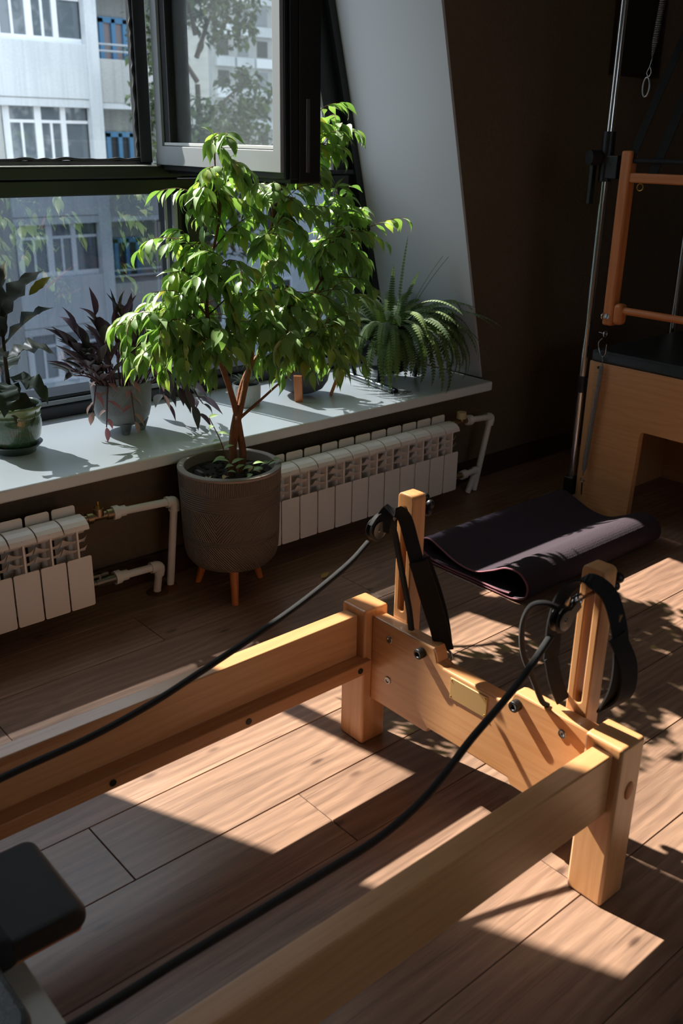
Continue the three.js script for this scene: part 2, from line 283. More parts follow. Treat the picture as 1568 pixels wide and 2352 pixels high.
  mesh('lock_strip', bx(W + 0.018, W + 0.022, 0.02, 0.22, -0.075, -0.062, 0.001), M.steel, S);
  mesh('sash_pane', new THREE.PlaneGeometry(W - 2 * f - 0.02, H - 0.15).translate(W / 2 + 0.02, H / 2, -0.028), M.glassDusty, S);
  mesh('hinge', [rod([-0.004, -0.02, 0.004], [-0.004, 0.06, 0.004], 0.009)], M.steel, S);
}
// ---------------------------------------------------------------- reformer
const ringY = (x, y, z, R, r, ax = 'x', n = 20) => { const g = new THREE.TorusGeometry(R, r, 8, n); if (ax === 'x') g.rotateY(Math.PI / 2); if (ax === 'y') g.rotateX(Math.PI / 2); return g.translate(x, y, z); };
{
  const ref = thing('pilates_reformer', 'long maple pilates reformer frame with black ropes standing on the floor', 'reformer', [-1.1, 0, 0.31]);
  const R = new THREE.Group(); // build in world coordinates, then shift the parts under the thing
  const H = 0.3706, wx = 0.0764, wz = 0.0819, W = 0.70, yr = 0.3536, XE = -2.35;
  const part = (name, geo, mat, parent = ref) => { const g = Array.isArray(geo) ? merge(geo) : geo; if (parent === ref) g.translate(1.1, 0, -0.31); return mesh(name, g, mat, parent); };
  const sub = (name, geo, mat, parent) => { const g = Array.isArray(geo) ? merge(geo) : geo; g.translate(1.1, 0, -0.31); return mesh(name, g, mat, parent); };
  const posts = [[0, -wz], [0, W - wz], [XE, -wz], [XE, W - wz]];
  posts.forEach(([x, z], i) => {
    let g = bx(x, x + wx, 0, H, z, z + wz, 0.007);
    part('post', grain(g, 1), i % 2 ? M.maple : M.mapleB);
    if (i === 1) part('finger_recess', grain(new THREE.SphereGeometry(0.02, 20, 12).scale(0.72, 1, 0.16).translate(x + 0.043, 0.262, z + wz + 0.0004), 1), M.mapleLeg);
  });
  part('side_rail', grain(bx(XE + wx, 0.0, 0.218, yr, -0.0663, -0.0239, 0.004), 0), M.maple);
  part('side_rail', grain(bx(XE + wx, 0.0, 0.218, yr, 0.6406, 0.6827, 0.004), 0), M.maple);
  for (const [za, zb] of [[-0.0245, 0.016], [0.60, 0.6412]]) {
    const led = part('track', grain(bx(XE + wx, 0.012, 0.213, 0.246, za, zb, 0.003), 0), M.trackWood);
    const zf = za < 0 ? zb : za;
    for (const x of [-0.025, -0.35, -0.675, -1.0, -1.33, -1.7]) sub('track_hole', new THREE.CylinderGeometry(0.0075, 0.0075, 0.003, 18).rotateX(Math.PI / 2).translate(x, 0.2295, zf + (za < 0 ? 0.0004 : -0.0004)), M.black, led);
  }
  // end beam with a dropped centre and a relieved underside
  const beamPoly = [[0, 0.128], [0.185, 0.128], [0.193, 0.131], [0.2, 0.142], [0.43, 0.142], [0.437, 0.131], [0.445, 0.128], [W - wz, 0.128], [W - wz, 0.355], [0.436, 0.355], [0.428, 0.352], [0.424, 0.344], [0.418, 0.327], [0.406, 0.318], [0.23, 0.318], [0.214, 0.324], [0.207, 0.345], [0.2, 0.355], [0, 0.355]];
  const beam = (x) => prism(beamPoly.map(([z, y]) => [-z, y]), 0.037, 0.004).rotateY(Math.PI / 2).translate(x, 0, 0);
  const B = part('end_beam', grain(beam(0.024), 2), M.maple);
  part('end_beam', grain(beam(XE + 0.02), 2), M.mapleB);
  const plate = sub('name_plate', bx(0.0215, 0.0245, 0.257, 0.308, 0.257, 0.362, 0.0008), M.brassPlate, B);
  for (const [y, z] of [[0.262, 0.261], [0.303, 0.261], [0.262, 0.358], [0.303, 0.358]]) sub('plate_screw', new THREE.SphereGeometry(0.0026, 10, 8).scale(0.5, 1, 1).translate(0.0214, y, z), M.brass, B);
  for (const z of [0.168, 0.441]) sub('cap_bolt', [lathe([[0.005, -0.006], [0.005, 0.0], [0.011, 0.0], [0.0125, 0.003], [0.0125, 0.016], [0.011, 0.018], [0.006, 0.018], [0.006, 0.011], [0.0001, 0.011]], 20).rotateZ(Math.PI / 2).translate(0.024, 0.331, z)], M.black, B);
  for (const [y, z] of [[0.315, 0.06], [0.206, 0.06], [0.319, 0.553], [0.208, 0.553]]) sub('washer', [lathe([[0.0035, -0.001], [0.0035, 0.002], [0.0085, 0.0025], [0.0095, 0.0015], [0.0098, -0.001]], 22).rotateZ(Math.PI / 2).translate(0.024, y, z), new THREE.CylinderGeometry(0.0036, 0.0036, 0.002, 6).rotateZ(Math.PI / 2).translate(0.0235, y, z)], M.steel, B);
  // risers with a long slot
  for (const [z0, z1, near] of [[0.032, 0.08, 0], [0.528, 0.578, 1]]) {
    const zc = (z0 + z1) / 2, hw = (z1 - z0) / 2, s = new THREE.Shape();
    s.moveTo(-hw, 0.13); s.lineTo(hw, 0.13); s.lineTo(hw, 0.655); s.quadraticCurveTo(hw, 0.669, hw - 0.013, 0.669); s.lineTo(-hw + 0.013, 0.669); s.quadraticCurveTo(-hw, 0.669, -hw, 0.655); s.closePath();
    const slot = new THREE.Path(); slot.moveTo(-0.0085, 0.385); slot.lineTo(-0.0085, 0.63); slot.absarc(0, 0.63, 0.0085, Math.PI, 0, true); slot.lineTo(0.0085, 0.385); slot.absarc(0, 0.385, 0.0085, 0, -Math.PI, true); s.holes.push(slot);
    const rs = part('riser', grain(prism(s, 0.042, 0.003).rotateY(-Math.PI / 2).translate(0.1035, 0, zc), 1), near ? M.maple : M.mapleB);
    const yk = 0.645;
    // star knob on the back
    const kn = []; for (let i = 0; i < 5; i++) { const a = i * 2 * Math.PI / 5; kn.push(new THREE.SphereGeometry(0.011, 10, 8).scale(0.9, 1, 1).translate(0.125, yk - 0.015 + 0.017 * Math.cos(a), zc + 0.017 * Math.sin(a))); }
    sub('knob', [...kn, rod([0.10, yk - 0.015, zc], [0.135, yk - 0.015, zc], 0.014, 0.012)], M.black, rs);
    // eye bolt through the slot and the pulley hanging from it
    const ye = near ? 0.615 : 0.628;
    sub('eye_bolt', [rod([0.03, ye, zc], [0.10, ye, zc], 0.004), ringY(0.022, ye, zc, 0.011, 0.0035, 'z')], M.chrome, rs);
    const px = near ? -0.018 : -0.02, py = near ? 0.588 : 0.606, pz = zc - 0.004;
    const pl = part('pulley', [lathe([[0.006, -0.008], [0.026, -0.008], [0.027, -0.006], [0.021, -0.001], [0.021, 0.001], [0.027, 0.006], [0.026, 0.008], [0.006, 0.008]], 28).rotateX(Math.PI / 2).translate(px, py, pz)], M.black);
    const cheek = (dz) => prism((() => { const q = new THREE.Shape(); q.absarc(0, 0, 0.02, 0.6, Math.PI * 2 - 0.6, false); q.lineTo(0.045, -0.008); q.lineTo(0.045, 0.012); q.closePath(); return q; })(), 0.002).rotateZ(0.5).translate(px, py, pz + dz);
    sub('cheek_plate', [cheek(0.010), cheek(-0.012), rod([px, py, pz - 0.014], [px, py, pz + 0.014], 0.005)], M.chrome, pl);
    sub('swivel', [ringY(px + 0.034, py + 0.023, pz, 0.010, 0.003, 'z'), rod([px + 0.02, py + 0.012, pz], [px + 0.036, py + 0.02, pz], 0.006)], M.chrome, pl);
  }
  // ropes: from the carriage over the pulleys and down on the other side
  const braid = std(0x191a1b, 0.62, { bumpMap: dataTex(64, 64, (u, v) => { const n = 127 + 127 * Math.sin((u + v) * 2 * Math.PI * 4) * Math.sin((u - v) * 2 * Math.PI * 4); return [n, n, n]; }, false, [160, 3]), bumpScale: 0.0009 });
  part('rope', tube([[-1.45, 0.385, 0.14], [-1.15, 0.374, 0.09], [-0.901, 0.377, 0.062], [-0.738, 0.384, 0.06], [-0.611, 0.401, 0.06], [-0.503, 0.426, 0.06], [-0.344, 0.467, 0.06], [-0.23, 0.501, 0.06], [-0.109, 0.546, 0.057], [-0.046, 0.581, 0.054]], 0.0068, 160, 10), braid);
  part('rope', ribbon([[-0.04, 0.618, 0.054], [-0.02, 0.638, 0.056], [0.0, 0.636, 0.06], [0.016, 0.60, 0.068], [0.026, 0.53, 0.08], [0.031, 0.46, 0.097], [0.034, 0.41, 0.11], [0.036, 0.362, 0.118]], 0.012, 0.008, [0, 0.2, 1], 50), braid);
  part('rope', tube([[-1.5, 0.33, 0.49], [-1.2, 0.304, 0.52], [-0.984, 0.306, 0.53], [-0.854, 0.32, 0.54], [-0.706, 0.326, 0.545], [-0.58, 0.329, 0.548], [-0.469, 0.334, 0.55], [-0.378, 0.355, 0.55], [-0.317, 0.386, 0.55], [-0.254, 0.428, 0.55], [-0.188, 0.463, 0.55], [-0.119, 0.503, 0.55], [-0.044, 0.560, 0.548]], 0.0072, 180, 10), braid);
  part('rope', tube([[-0.03, 0.613, 0.545], [-0.045, 0.62, 0.527], [-0.055, 0.607, 0.505], [-0.05, 0.56, 0.487], [-0.03, 0.49, 0.48], [0.0, 0.42, 0.49], [0.02, 0.37, 0.50], [0.034, 0.357, 0.505]], 0.0058, 60, 10), braid);
  // webbing straps
  const web = std(0x0d0d0e, 0.85);
  const st = part('strap', [ribbon([[-0.012, 0.60, 0.06], [-0.01, 0.64, 0.068], [0.004, 0.655, 0.078], [0.022, 0.638, 0.09], [0.03, 0.58, 0.112], [0.036, 0.50, 0.14], [0.05, 0.42, 0.165], [0.058, 0.36, 0.19]], 0.032, 0.004, [0.55, 0.1, 0.85], 60),
    ribbon([[0.032, 0.54, 0.132], [0.046, 0.47, 0.155], [0.056, 0.40, 0.178], [0.064, 0.335, 0.197]], 0.042, 0.006, [0.55, 0.1, 0.85], 30), ribbon([[0.046, 0.545, 0.13], [0.064, 0.47, 0.152], [0.07, 0.40, 0.176], [0.066, 0.335, 0.197]], 0.036, 0.004, [0.55, 0.1, 0.85], 30)], web);
  sub('d_ring', ringY(0.068, 0.322, 0.203, 0.014, 0.0028, 'x'), M.steel, st);
  const st2 = part('strap', [ribbon([[0.012, 0.48, 0.515], [0.0, 0.58, 0.525], [0.0, 0.635, 0.54], [0.02, 0.662, 0.565], [0.04, 0.645, 0.598], [0.055, 0.59, 0.62], [0.065, 0.51, 0.632], [0.075, 0.44, 0.625], [0.085, 0.372, 0.60]], 0.034, 0.004, [0.9, 0.1, 0.3], 80),
    ribbon([[0.012, 0.48, 0.515], [0.03, 0.42, 0.52], [0.052, 0.372, 0.527]], 0.03, 0.004, [0.9, 0.1, 0.3], 20), ribbon([[0.05, 0.56, 0.626], [0.08, 0.49, 0.642], [0.088, 0.42, 0.637], [0.088, 0.372, 0.60]], 0.036, 0.005, [0.9, 0.1, 0.3], 30)], web);
  sub('strap_buckle', bx(0.055, 0.068, 0.585, 0.60, 0.618, 0.624, 0.002), M.copper, st2);
  // carriage: board, pad and head rest
  const car = part('carriage', [prism(roundRect(0.78, 0.47, 0.05), 0.02, 0.003).rotateX(-Math.PI / 2).translate(-1.388, 0.252, 0.31)], std(0xb9b3a4, 0.45));
  sub('pad', prism(roundRect(0.72, 0.42, 0.05), 0.045, 0.012).rotateX(-Math.PI / 2).translate(-1.40, 0.273, 0.31), M.leather, car);
  const hr = sub('head_rest', [new RoundedBoxGeometry(0.23, 0.05, 0.205, 6, 0.023).translate(-1.012, 0.306, 0.27)], M.leather, car);
  sub('head_rest_board', bx(-1.1, -0.903, 0.268, 0.284, 0.185, 0.355, 0.008), M.mapleLeg, car);
  sub('head_rest_cover', [new RoundedBoxGeometry(0.13, 0.055, 0.211, 6, 0.023).translate(-1.068, 0.306, 0.27)], M.blackMatte, car);
  sub('carriage_wheel', [-1.05, -1.7].flatMap((x) => [0.585, 0.03].map((z) => rod([x, 0.265, z - 0.01], [x, 0.265, z + 0.01], 0.018))), M.black, car);
}
// ---------------------------------------------------------------- radiators
function radiator(n, xr, label) {
  const P = 0.0818, g = thing('radiator', label, 'radiator', [xr - n * P / 2, 0, -1.02]);
  const zf = 0.045, zb = -0.04, y0 = 0.072, yp = 0.236, yt = 0.348;
  const hw = P / 2 - 0.0022;
  const panel = prism(roundRect(hw * 2, yp - y0, 0.006), 0.004, 0.001).translate(0, (y0 + yp) / 2, zf - 0.004);
  const back = prism(roundRect(hw * 2 - 0.004, 0.30, 0.008), 0.003).translate(0, 0.222, zb);
  const core = merge([bx(-0.003, 0.003, y0 + 0.01, yt - 0.012, zb + 0.003, zf - 0.001, 0.001), rod([0, y0 + 0.005, 0], [0, yt - 0.006, 0], 0.013, 0.013, 10), rod([-P / 2, 0.32, -0.01], [P / 2, 0.32, -0.01], 0.017, 0.017, 12), rod([-P / 2, 0.1, -0.01], [P / 2, 0.1, -0.01], 0.017, 0.017, 12)]);
  // top cap: a rounded lip that curves down at the front
  const cp = []; const curve = [[-0.028, 0.345], [-0.01, 0.351], [0.012, 0.350], [0.030, 0.345], [0.042, 0.336], [0.047, 0.324]];
  const sh = new THREE.Shape(); curve.forEach(([z, y], i) => (i ? sh.lineTo(-z, y) : sh.moveTo(-z, y))); curve.slice().reverse().forEach(([z, y]) => sh.lineTo(-z + 0.0015, y - 0.0035)); sh.closePath();
  const capG = new THREE.ExtrudeGeometry(sh, { depth: hw * 2, bevelEnabled: false }).rotateY(Math.PI / 2).translate(-hw, 0, 0);
  // swept louvre: rises towards the side away from the rib
  const louvre = (y, s) => { const pos = [], idx = [], N = 6; for (let i = 0; i <= N; i++) { const t = i / N, x = s * (0.003 + (hw - 0.003) * t), lift = 0.008 * t * t * t; for (const [z, dy] of [[zf - 0.005, 0.013 + lift], [zf - 0.012, 0.004 + lift], [0.004, -0.012]]) pos.push(x, y + dy, z - (z > 0.02 ? 0.012 * t * t * t : 0)); } for (let i = 0; i < N; i++) for (let j = 0; j < 2; j++) { const a = i * 3 + j; idx.push(a, a + 1, a + 3, a + 1, a + 4, a + 3); } const q = new THREE.BufferGeometry(); q.setAttribute('position', new THREE.Float32BufferAttribute(pos, 3)); q.setIndex(idx); q.computeVertexNormals(); return q; };
  const lou = [0.25, 0.279, 0.308].map((y) => merge([louvre(y, 1), louvre(y, -1)]));
  const rib = bx(-0.0032, 0.0032, yp - 0.006, yt - 0.02, zf - 0.012, zf, 0.001);
  for (let i = 0; i < n; i++) {
    const s = mesh('section', core, M.radiator, g); s.position.x = (i + 0.5) * P - n * P / 2;
    mesh('front_panel', panel, M.radiator, s); mesh('top_cap', capG, M.radiator, s); mesh('back_panel', back, M.radiator, s); mesh('rib', rib, M.radiator, s);
    for (const l of lou) mesh('louvre', l, M.radiator, s);
  }
  return g;
}
radiator(9, -0.208, 'white sectional radiator at the left under the sill, cut by the frame');
radiator(12, 1.403, 'white sectional radiator under the sill behind the ficus pot');
function plug(name, pipeParts, label, pos, rest) {
  const g = thing(name, label, 'pipe', pos);
  const put = (n, geo, m) => mesh(n, merge(Array.isArray(geo) ? geo : [geo]).translate(-pos[0], -pos[1], -pos[2]), m, g);
  rest(put); return g;
}
plug('heating_pipe', 0, 'white plastic heating pipes with brass valves beside the left radiator', [0.1, 0, -1.06], (put) => {
  const r = 0.0125;
  put('pipe', [rod([-0.08, 0.326, -1.03], [0.108, 0.316, -1.03], r), rod([0.113, 0.31, -1.03], [0.099, 0.004, -1.06], r), rod([-0.075, 0.110, -1.03], [0.04, 0.104, -1.035], r), rod([0.05, 0.098, -1.037], [0.048, 0.006, -1.058], r)], M.pipe);
  put('elbow', [tube([[0.088, 0.3165, -1.03], [0.105, 0.316, -1.03], [0.113, 0.309, -1.03], [0.1125, 0.285, -1.032]], 0.0168, 14, 14), rod([0.083, 0.317, -1.03], [0.092, 0.317, -1.03], 0.0185), rod([0.1125, 0.292, -1.032], [0.1125, 0.283, -1.032], 0.0185)], M.pipe);
  put('elbow', [tube([[0.018, 0.105, -1.035], [0.038, 0.105, -1.036], [0.05, 0.096, -1.037], [0.0495, 0.07, -1.043]], 0.0172, 14, 14), rod([0.016, 0.105, -1.035], [0.024, 0.105, -1.035], 0.019)], M.pipe);
  put('union', [rod([-0.105, 0.327, -1.03], [-0.085, 0.327, -1.03], 0.022, 0.022, 10), rod([-0.085, 0.327, -1.03], [-0.062, 0.326, -1.03], 0.017)], M.pipe);
  put('union', [rod([-0.115, 0.111, -1.03], [-0.095, 0.111, -1.03], 0.022, 0.022, 10), rod([-0.095, 0.111, -1.03], [-0.07, 0.11, -1.03], 0.017)], M.pipe);
  put('valve', [rod([-0.206, 0.33, -1.03], [-0.19, 0.33, -1.03], 0.011), rod([-0.19, 0.329, -1.03], [-0.172, 0.329, -1.03], 0.018, 0.018, 6), rod([-0.172, 0.329, -1.03], [-0.12, 0.328, -1.03], 0.013), rod([-0.125, 0.328, -1.03], [-0.105, 0.328, -1.03], 0.018, 0.018, 6), rod([-0.15, 0.33, -1.03], [-0.15, 0.355, -1.03], 0.016, 0.017)], M.copper);
  put('valve_stem', [rod([-0.15, 0.355, -1.03], [-0.15, 0.366, -1.03], 0.014, 0.008), rod([-0.15, 0.366, -1.03], [-0.15, 0.378, -1.03], 0.004)], M.brass);
  put('valve', [rod([-0.206, 0.112, -1.03], [-0.18, 0.112, -1.03], 0.014, 0.014, 6), rod([-0.18, 0.112, -1.03], [-0.115, 0.111, -1.03], 0.015), rod([-0.165, 0.115, -1.03], [-0.165, 0.142, -1.03], 0.009), bx(-0.195, -0.135, 0.132, 0.142, -1.038, -1.022, 0.003)], M.steel);
  put('floor_collar', [lathe([[0.014, 0.014], [0.022, 0.012], [0.026, 0.001]], 20).translate(0.1, 0, -1.06), lathe([[0.014, 0.006], [0.033, 0.004], [0.036, 0.001]], 24).translate(0.048, 0, -1.057)], std(0x5a3a1e, 0.7));
});
plug('heating_pipe', 0, 'white heating pipe with yellowed valve cap at the right end of the sill', [1.6, 0, -1.05], (put) => {
  const r = 0.0125;
  put('pipe', [rod([1.5, 0.335, -1.03], [1.645, 0.325, -1.03], r), rod([1.652, 0.32, -1.03], [1.602, 0.004, -1.05], r), rod([1.5, 0.098, -1.03], [1.58, 0.102, -1.03], r), rod([1.583, 0.1, -1.03], [1.556, 0.004, -1.045], r)], M.pipe);
  put('elbow', [tube([[1.622, 0.327, -1.03], [1.645, 0.326, -1.03], [1.654, 0.316, -1.03], [1.65, 0.29, -1.032]], 0.017, 14, 14), tube([[1.556, 0.101, -1.03], [1.575, 0.103, -1.03], [1.584, 0.096, -1.031], [1.578, 0.07, -1.034]], 0.017, 14, 14)], M.pipe);
  put('union', [rod([1.505, 0.335, -1.03], [1.53, 0.333, -1.03], 0.021, 0.021, 10), rod([1.49, 0.098, -1.03], [1.52, 0.1, -1.03], 0.019)], M.pipe);
  put('valve', [rod([1.404, 0.33, -1.03], [1.43, 0.332, -1.03], 0.013), rod([1.43, 0.334, -1.03], [1.505, 0.335, -1.03], 0.012), rod([1.47, 0.33, -1.03], [1.47, 0.35, -1.03], 0.012), rod([1.404, 0.1, -1.03], [1.49, 0.099, -1.03], 0.012)], M.copper);
  put('valve_cap', [rod([1.47, 0.35, -1.03], [1.47, 0.376, -1.03], 0.021, 0.019, 12)], std(0xc9b789, 0.5));
});
// ---------------------------------------------------------------- yoga mat, folded over itself
{
  const C = new THREE.CatmullRomCurve3([[-0.70, 0.006], [-0.5, 0.006], [-0.34, 0.007], [-0.27, 0.008], [-0.222, 0.028], [-0.216, 0.07], [-0.25, 0.104], [-0.305, 0.104], [-0.365, 0.074], [-0.44, 0.044], [-0.52, 0.048], [-0.60, 0.075], [-0.655, 0.092], [-0.69, 0.078], [-0.695, 0.05], [-0.66, 0.026], [-0.58, 0.016], [-0.45, 0.016], [-0.32, 0.017], [-0.285, 0.021]].map(([z, y]) => V(0, y, z)));
  const N = 150, th = 0.0032, a = [], b = [];
  for (let i = 0; i <= N; i++) { const p = C.getPointAt(i / N), t = C.getTangentAt(i / N); a.push([-(p.z - t.y * th), Math.max(0.001, p.y + t.z * th)]); b.push([-(p.z + t.y * th), Math.max(0.001, p.y - t.z * th)]); }
  const g = new THREE.ExtrudeGeometry(shapeOf([...a, ...b.reverse()]), { depth: 0.78, bevelEnabled: false }).rotateY(Math.PI / 2);
  const n = g.toNonIndexed();
  const t = thing('yoga_mat', 'dark purple yoga mat folded loosely on the floor', 'yoga mat', [1.3, 0, -0.46]);
  const mat = std(0x2c1e29, 0.85, { bumpMap: dataTex(256, 256, (u, v) => { const q = 255 * noise(u * 100, v * 100, 100, 100); return [q, q, q]; }, false, [9, 9]), bumpScale: 0.0015, side: THREE.DoubleSide });
  n.computeVertexNormals();
  mesh('mat_sheet', n.translate(0.915 - 1.3, 0, 0.46), mat, t);
  mesh('mat_edge', new THREE.TubeGeometry(C, 200, 0.0034, 6).translate(0.913 - 1.3, 0, 0.46), std(0x7a4650, 0.7), t);
}
// fallen leaf
const LEAF = {};
function leafGeo(L, Wd, fold = 0.35, droop = 0.5, tip = 0.35, wave = 0, widest = 0.38, n = 7) {
  const pos = [], idx = [], uv = [];
  let x = 0, y = 0;
  for (let i = 0; i <= n; i++) {
    const t = i / n; let w = t < widest ? Math.sin(Math.PI / 2 * Math.pow(t / widest, 0.75)) : Math.pow(Math.cos(Math.PI / 2 * (t - widest) / (1 - widest)), 1 + tip * 1.6);
    w *= Wd / 2; const ang = -droop * t * t * 1.6 + 0.15; if (i) { x += L / n * Math.cos(ang); y += L / n * Math.sin(ang); }
    const wv = wave * Math.sin(t * 22) * w;
    pos.push(x, y + fold * w + wv, w * Math.cos(fold), x, y, 0, x, y + fold * w - wv, -w * Math.cos(fold)); uv.push(t, 0, t, 0.5, t, 1);
    if (i) { const a = (i - 1) * 3; for (const j of [0, 1]) idx.push(a + j, a + j + 3, a + j + 1, a + j + 1, a + j + 3, a + j + 4); }
  }
  const g = new THREE.BufferGeometry(); g.setAttribute('position', new THREE.Float32BufferAttribute(pos, 3)); g.setAttribute('uv', new THREE.Float32BufferAttribute(uv, 2)); g.setIndex(idx); g.computeVertexNormals(); return g;
}
// matrix that sends local +x to dir and local +y near up
function aim(P, dir, up, s = 1) { const X = dir.clone().normalize(), Y = up.clone().addScaledVector(X, -up.dot(X)).normalize(), Z = X.clone().cross(Y); return new THREE.Matrix4().makeBasis(X, Y, Z).scale(V(s, s, s)).setPosition(P); }
{
  const g = leafGeo(0.055, 0.022, 0.1, 0.1).rotateY(0.3); const m = single('fallen_leaf', g, leafMat(0.5, 0.3, 0.04, 0.2), 'small yellow fallen leaf on the dark floor by the ficus pot', 'leaf'); m.position.set(0.53, 0.004, -0.79);
}
// ---------------------------------------------------------------- plants: a leaf writer that keeps the largest 300 as parts and the rest as one part
function leafWriter(g, geos, mats, name = 'leaf', limit = 300) {
  const all = [];
  return {
    add(M4, gi, mi, size) { all.push({ M4, gi, mi, size }); },
    done() {
      const order = all.slice().sort((a, b) => b.size - a.size); let n = 0; const rest = mats.map(() => []);
      for (const l of order) {
        if (n < limit) { const m = mesh(name, geos[l.gi], mats[l.mi], g); m.applyMatrix4(l.M4); n++; } else rest[l.mi].push(geos[l.gi].clone().applyMatrix4(l.M4));
      }
      rest.forEach((r, i) => { if (r.length) { const m = mesh('foliage', merge(r), mats[i], g); m.userData.kind = 'stuff'; } });
      return all.length;
    },
  };
}
const camDist = (P) => P.distanceTo(camera.position);
// ---- ficus
{
  const O = [0.262, 0, -0.93];
  const t = thing('potted_ficus', 'weeping ficus tree in a tall ribbed taupe pot with wooden legs', 'plant', O);
  const ribs = (() => {
    const W = 2048, H = 512, d = new Uint8Array(W * H * 4);
    for (let y = 0; y < H; y++) for (let x = 0; x < W; x++) {
      const v = y / H, u = x / W, tri = (a) => 0.5 + 0.5 * Math.sin(a * 2 * Math.PI); let b = 0.5;
      if (v > 0.84) b = tri(u * 180); else if (v > 0.66) b = tri(v * 46 + 0.15 * Math.sin(u * 30)); else if (v > 0.38) { const k = Math.floor(u * 7); b = k % 2 ? tri(u * 120 + v * 26) : tri(u * 110 - v * 30); } else if (v > 0.33) b = tri(v * 60); else b = tri(u * 110 + v * 34);
      if (v > 0.975) b = 0.5;
      const i = (y * W + x) * 4, q = 255 * b; d[i] = d[i + 1] = d[i + 2] = q; d[i + 3] = 255;
    }
    const tx = new THREE.DataTexture(d, W, H); tx.wrapS = THREE.RepeatWrapping; tx.magFilter = THREE.LinearFilter; tx.minFilter = THREE.LinearMipmapLinearFilter; tx.generateMipmaps = true; tx.needsUpdate = true; return tx;
  })();
  const outer = [[0.0005, 0.1], [0.07, 0.1], [0.105, 0.104], [0.132, 0.116], [0.147, 0.136], [0.153, 0.16], [0.156, 0.2], [0.158, 0.26], [0.160, 0.32], [0.1625, 0.38], [0.1645, 0.43], [0.1655, 0.4335]];
  const lg = lathe(outer, 96), p = lg.attributes.position, uv = lg.attributes.uv; for (let i = 0; i < p.count; i++) uv.setY(i, (p.getY(i) - 0.1) / 0.334);
  const potMat = std(0x9a8b7e, 0.6, { bumpMap: ribs, bumpScale: 0.011 });
  const pot = mesh('pot', lg, potMat, t);
  mesh('rim', lathe([[0.1655, 0.4335], [0.164, 0.4365], [0.146, 0.437], [0.143, 0.434], [0.141, 0.38]], 96), std(0x8d8076, 0.6), pot);
  [[-0.07, 0.113], [-0.066, -0.111], [0.116, -0.006]].forEach(([x, z]) => mesh('leg', merge([rod([x, 0, z], [x * 0.72, 0.112, z * 0.72], 0.0105, 0.0155)]), M.mapleLeg, pot));
  const sg = new THREE.CircleGeometry(0.1415, 48, 0, Math.PI * 2).rotateX(-Math.PI / 2).translate(0, 0.404, 0); mesh('soil', sg, M.soil, t);
  for (let i = 0; i < 96; i++) { const a = rr(0, 6.3), r = 0.13 * Math.sqrt(rnd()); mesh('clod', new THREE.IcosahedronGeometry(rr(0.003, 0.008), 0).translate(r * Math.cos(a), 0.405, r * Math.sin(a)), M.soil, t); }
  const Lc = (a) => a.map(([x, y, z]) => V(x - O[0], y, z - O[2]));
  const trunkA = Lc([[0.292, 0.395, -0.92], [0.305, 0.46, -0.915], [0.307, 0.521, -0.93], [0.298, 0.594, -0.935], [0.275, 0.668, -0.93], [0.245, 0.74, -0.92], [0.2, 0.86, -0.92], [0.215, 1.0, -0.95], [0.29, 1.2, -0.98], [0.29, 1.33, -1.0]]);
  const trunkB = Lc([[0.30, 0.395, -0.945], [0.288, 0.47, -0.945], [0.29, 0.553, -0.925], [0.324, 0.66, -0.93], [0.352, 0.753, -0.93], [0.397, 0.923, -0.95], [0.466, 1.101, -0.98], [0.53, 1.22, -1.02], [0.66, 1.36, -1.08]]);
  const trunkC = Lc([[0.25, 0.395, -0.91], [0.258, 0.46, -0.91], [0.271, 0.528, -0.925], [0.30, 0.60, -0.94], [0.35, 0.70, -0.96], [0.46, 0.80, -0.97], [0.62, 0.90, -0.98], [0.75, 1.02, -1.02]]);
  const trunkD = Lc([[0.285, 0.57, -0.925], [0.36, 0.63, -0.90], [0.46, 0.70, -0.88], [0.6, 0.74, -0.9]]);
  mesh('trunk', taper(trunkA, 0.0125, 0.0022, 40, 9), M.bark, t); mesh('trunk', taper(trunkB, 0.0125, 0.0022, 40, 9), M.bark, t); mesh('trunk', taper(trunkC, 0.0095, 0.002, 36, 8), M.bark, t); mesh('trunk', taper(trunkD, 0.0055, 0.0015, 20, 7), M.bark, t);
  const curves = [trunkA, trunkB, trunkC, trunkD].map((q) => new THREE.CatmullRomCurve3(q));
  const geos = [leafGeo(0.082, 0.034, 0.3, 0.45, 0.5), leafGeo(0.074, 0.032, 0.15, 0.8, 0.5), leafGeo(0.086, 0.033, 0.45, 0.25, 0.5), leafGeo(0.068, 0.03, 0.25, 0.6, 0.6)];
  const mats = [...M.ficus, M.ficusYellow];
  const wr = leafWriter(t, geos, mats);
  const hang = (P, dir, s) => {
    const d = dir.clone().multiplyScalar(0.7).add(V(rr(-0.45, 0.45), rr(-1.15, -0.35), rr(-0.45, 0.45)));
    const up = V(rr(-0.6, 0.3), 1, rr(-0.7, 0.5)).add(d.clone().setY(0).multiplyScalar(0.6));
    const r = rnd(); wr.add(aim(P, d, up, s), Math.floor(rnd() * 4), r < 0.36 ? 0 : r < 0.66 ? 1 : r < 0.85 ? 2 : r < 0.985 ? 3 : 4, s / camDist(P.clone().add(V(...O))));
  };
  const stems = [];
  const twig = (A, B, r0, leaves, sag) => {
    const mid = A.clone().lerp(B, 0.5).add(V(rr(-0.02, 0.02), sag, rr(-0.02, 0.02))), c = new THREE.CatmullRomCurve3([A, mid, B]);
    stems.push(taper([A, mid, B], r0, 0.0008, 10, 5));
    for (let i = 0; i < leaves; i++) { const u = lerp(0.3, 1, (i + rnd() * 0.7) / leaves), P = c.getPointAt(clamp(u)), T = c.getTangentAt(clamp(u)); const side = T.clone().cross(V(0, 1, 0)).multiplyScalar(i % 2 ? 0.9 : -0.9); hang(P, T.clone().add(side), rr(0.68, 1.02)); }
    hang(B.clone(), c.getTangentAt(1), rr(0.75, 0.95));
    return c;
  };
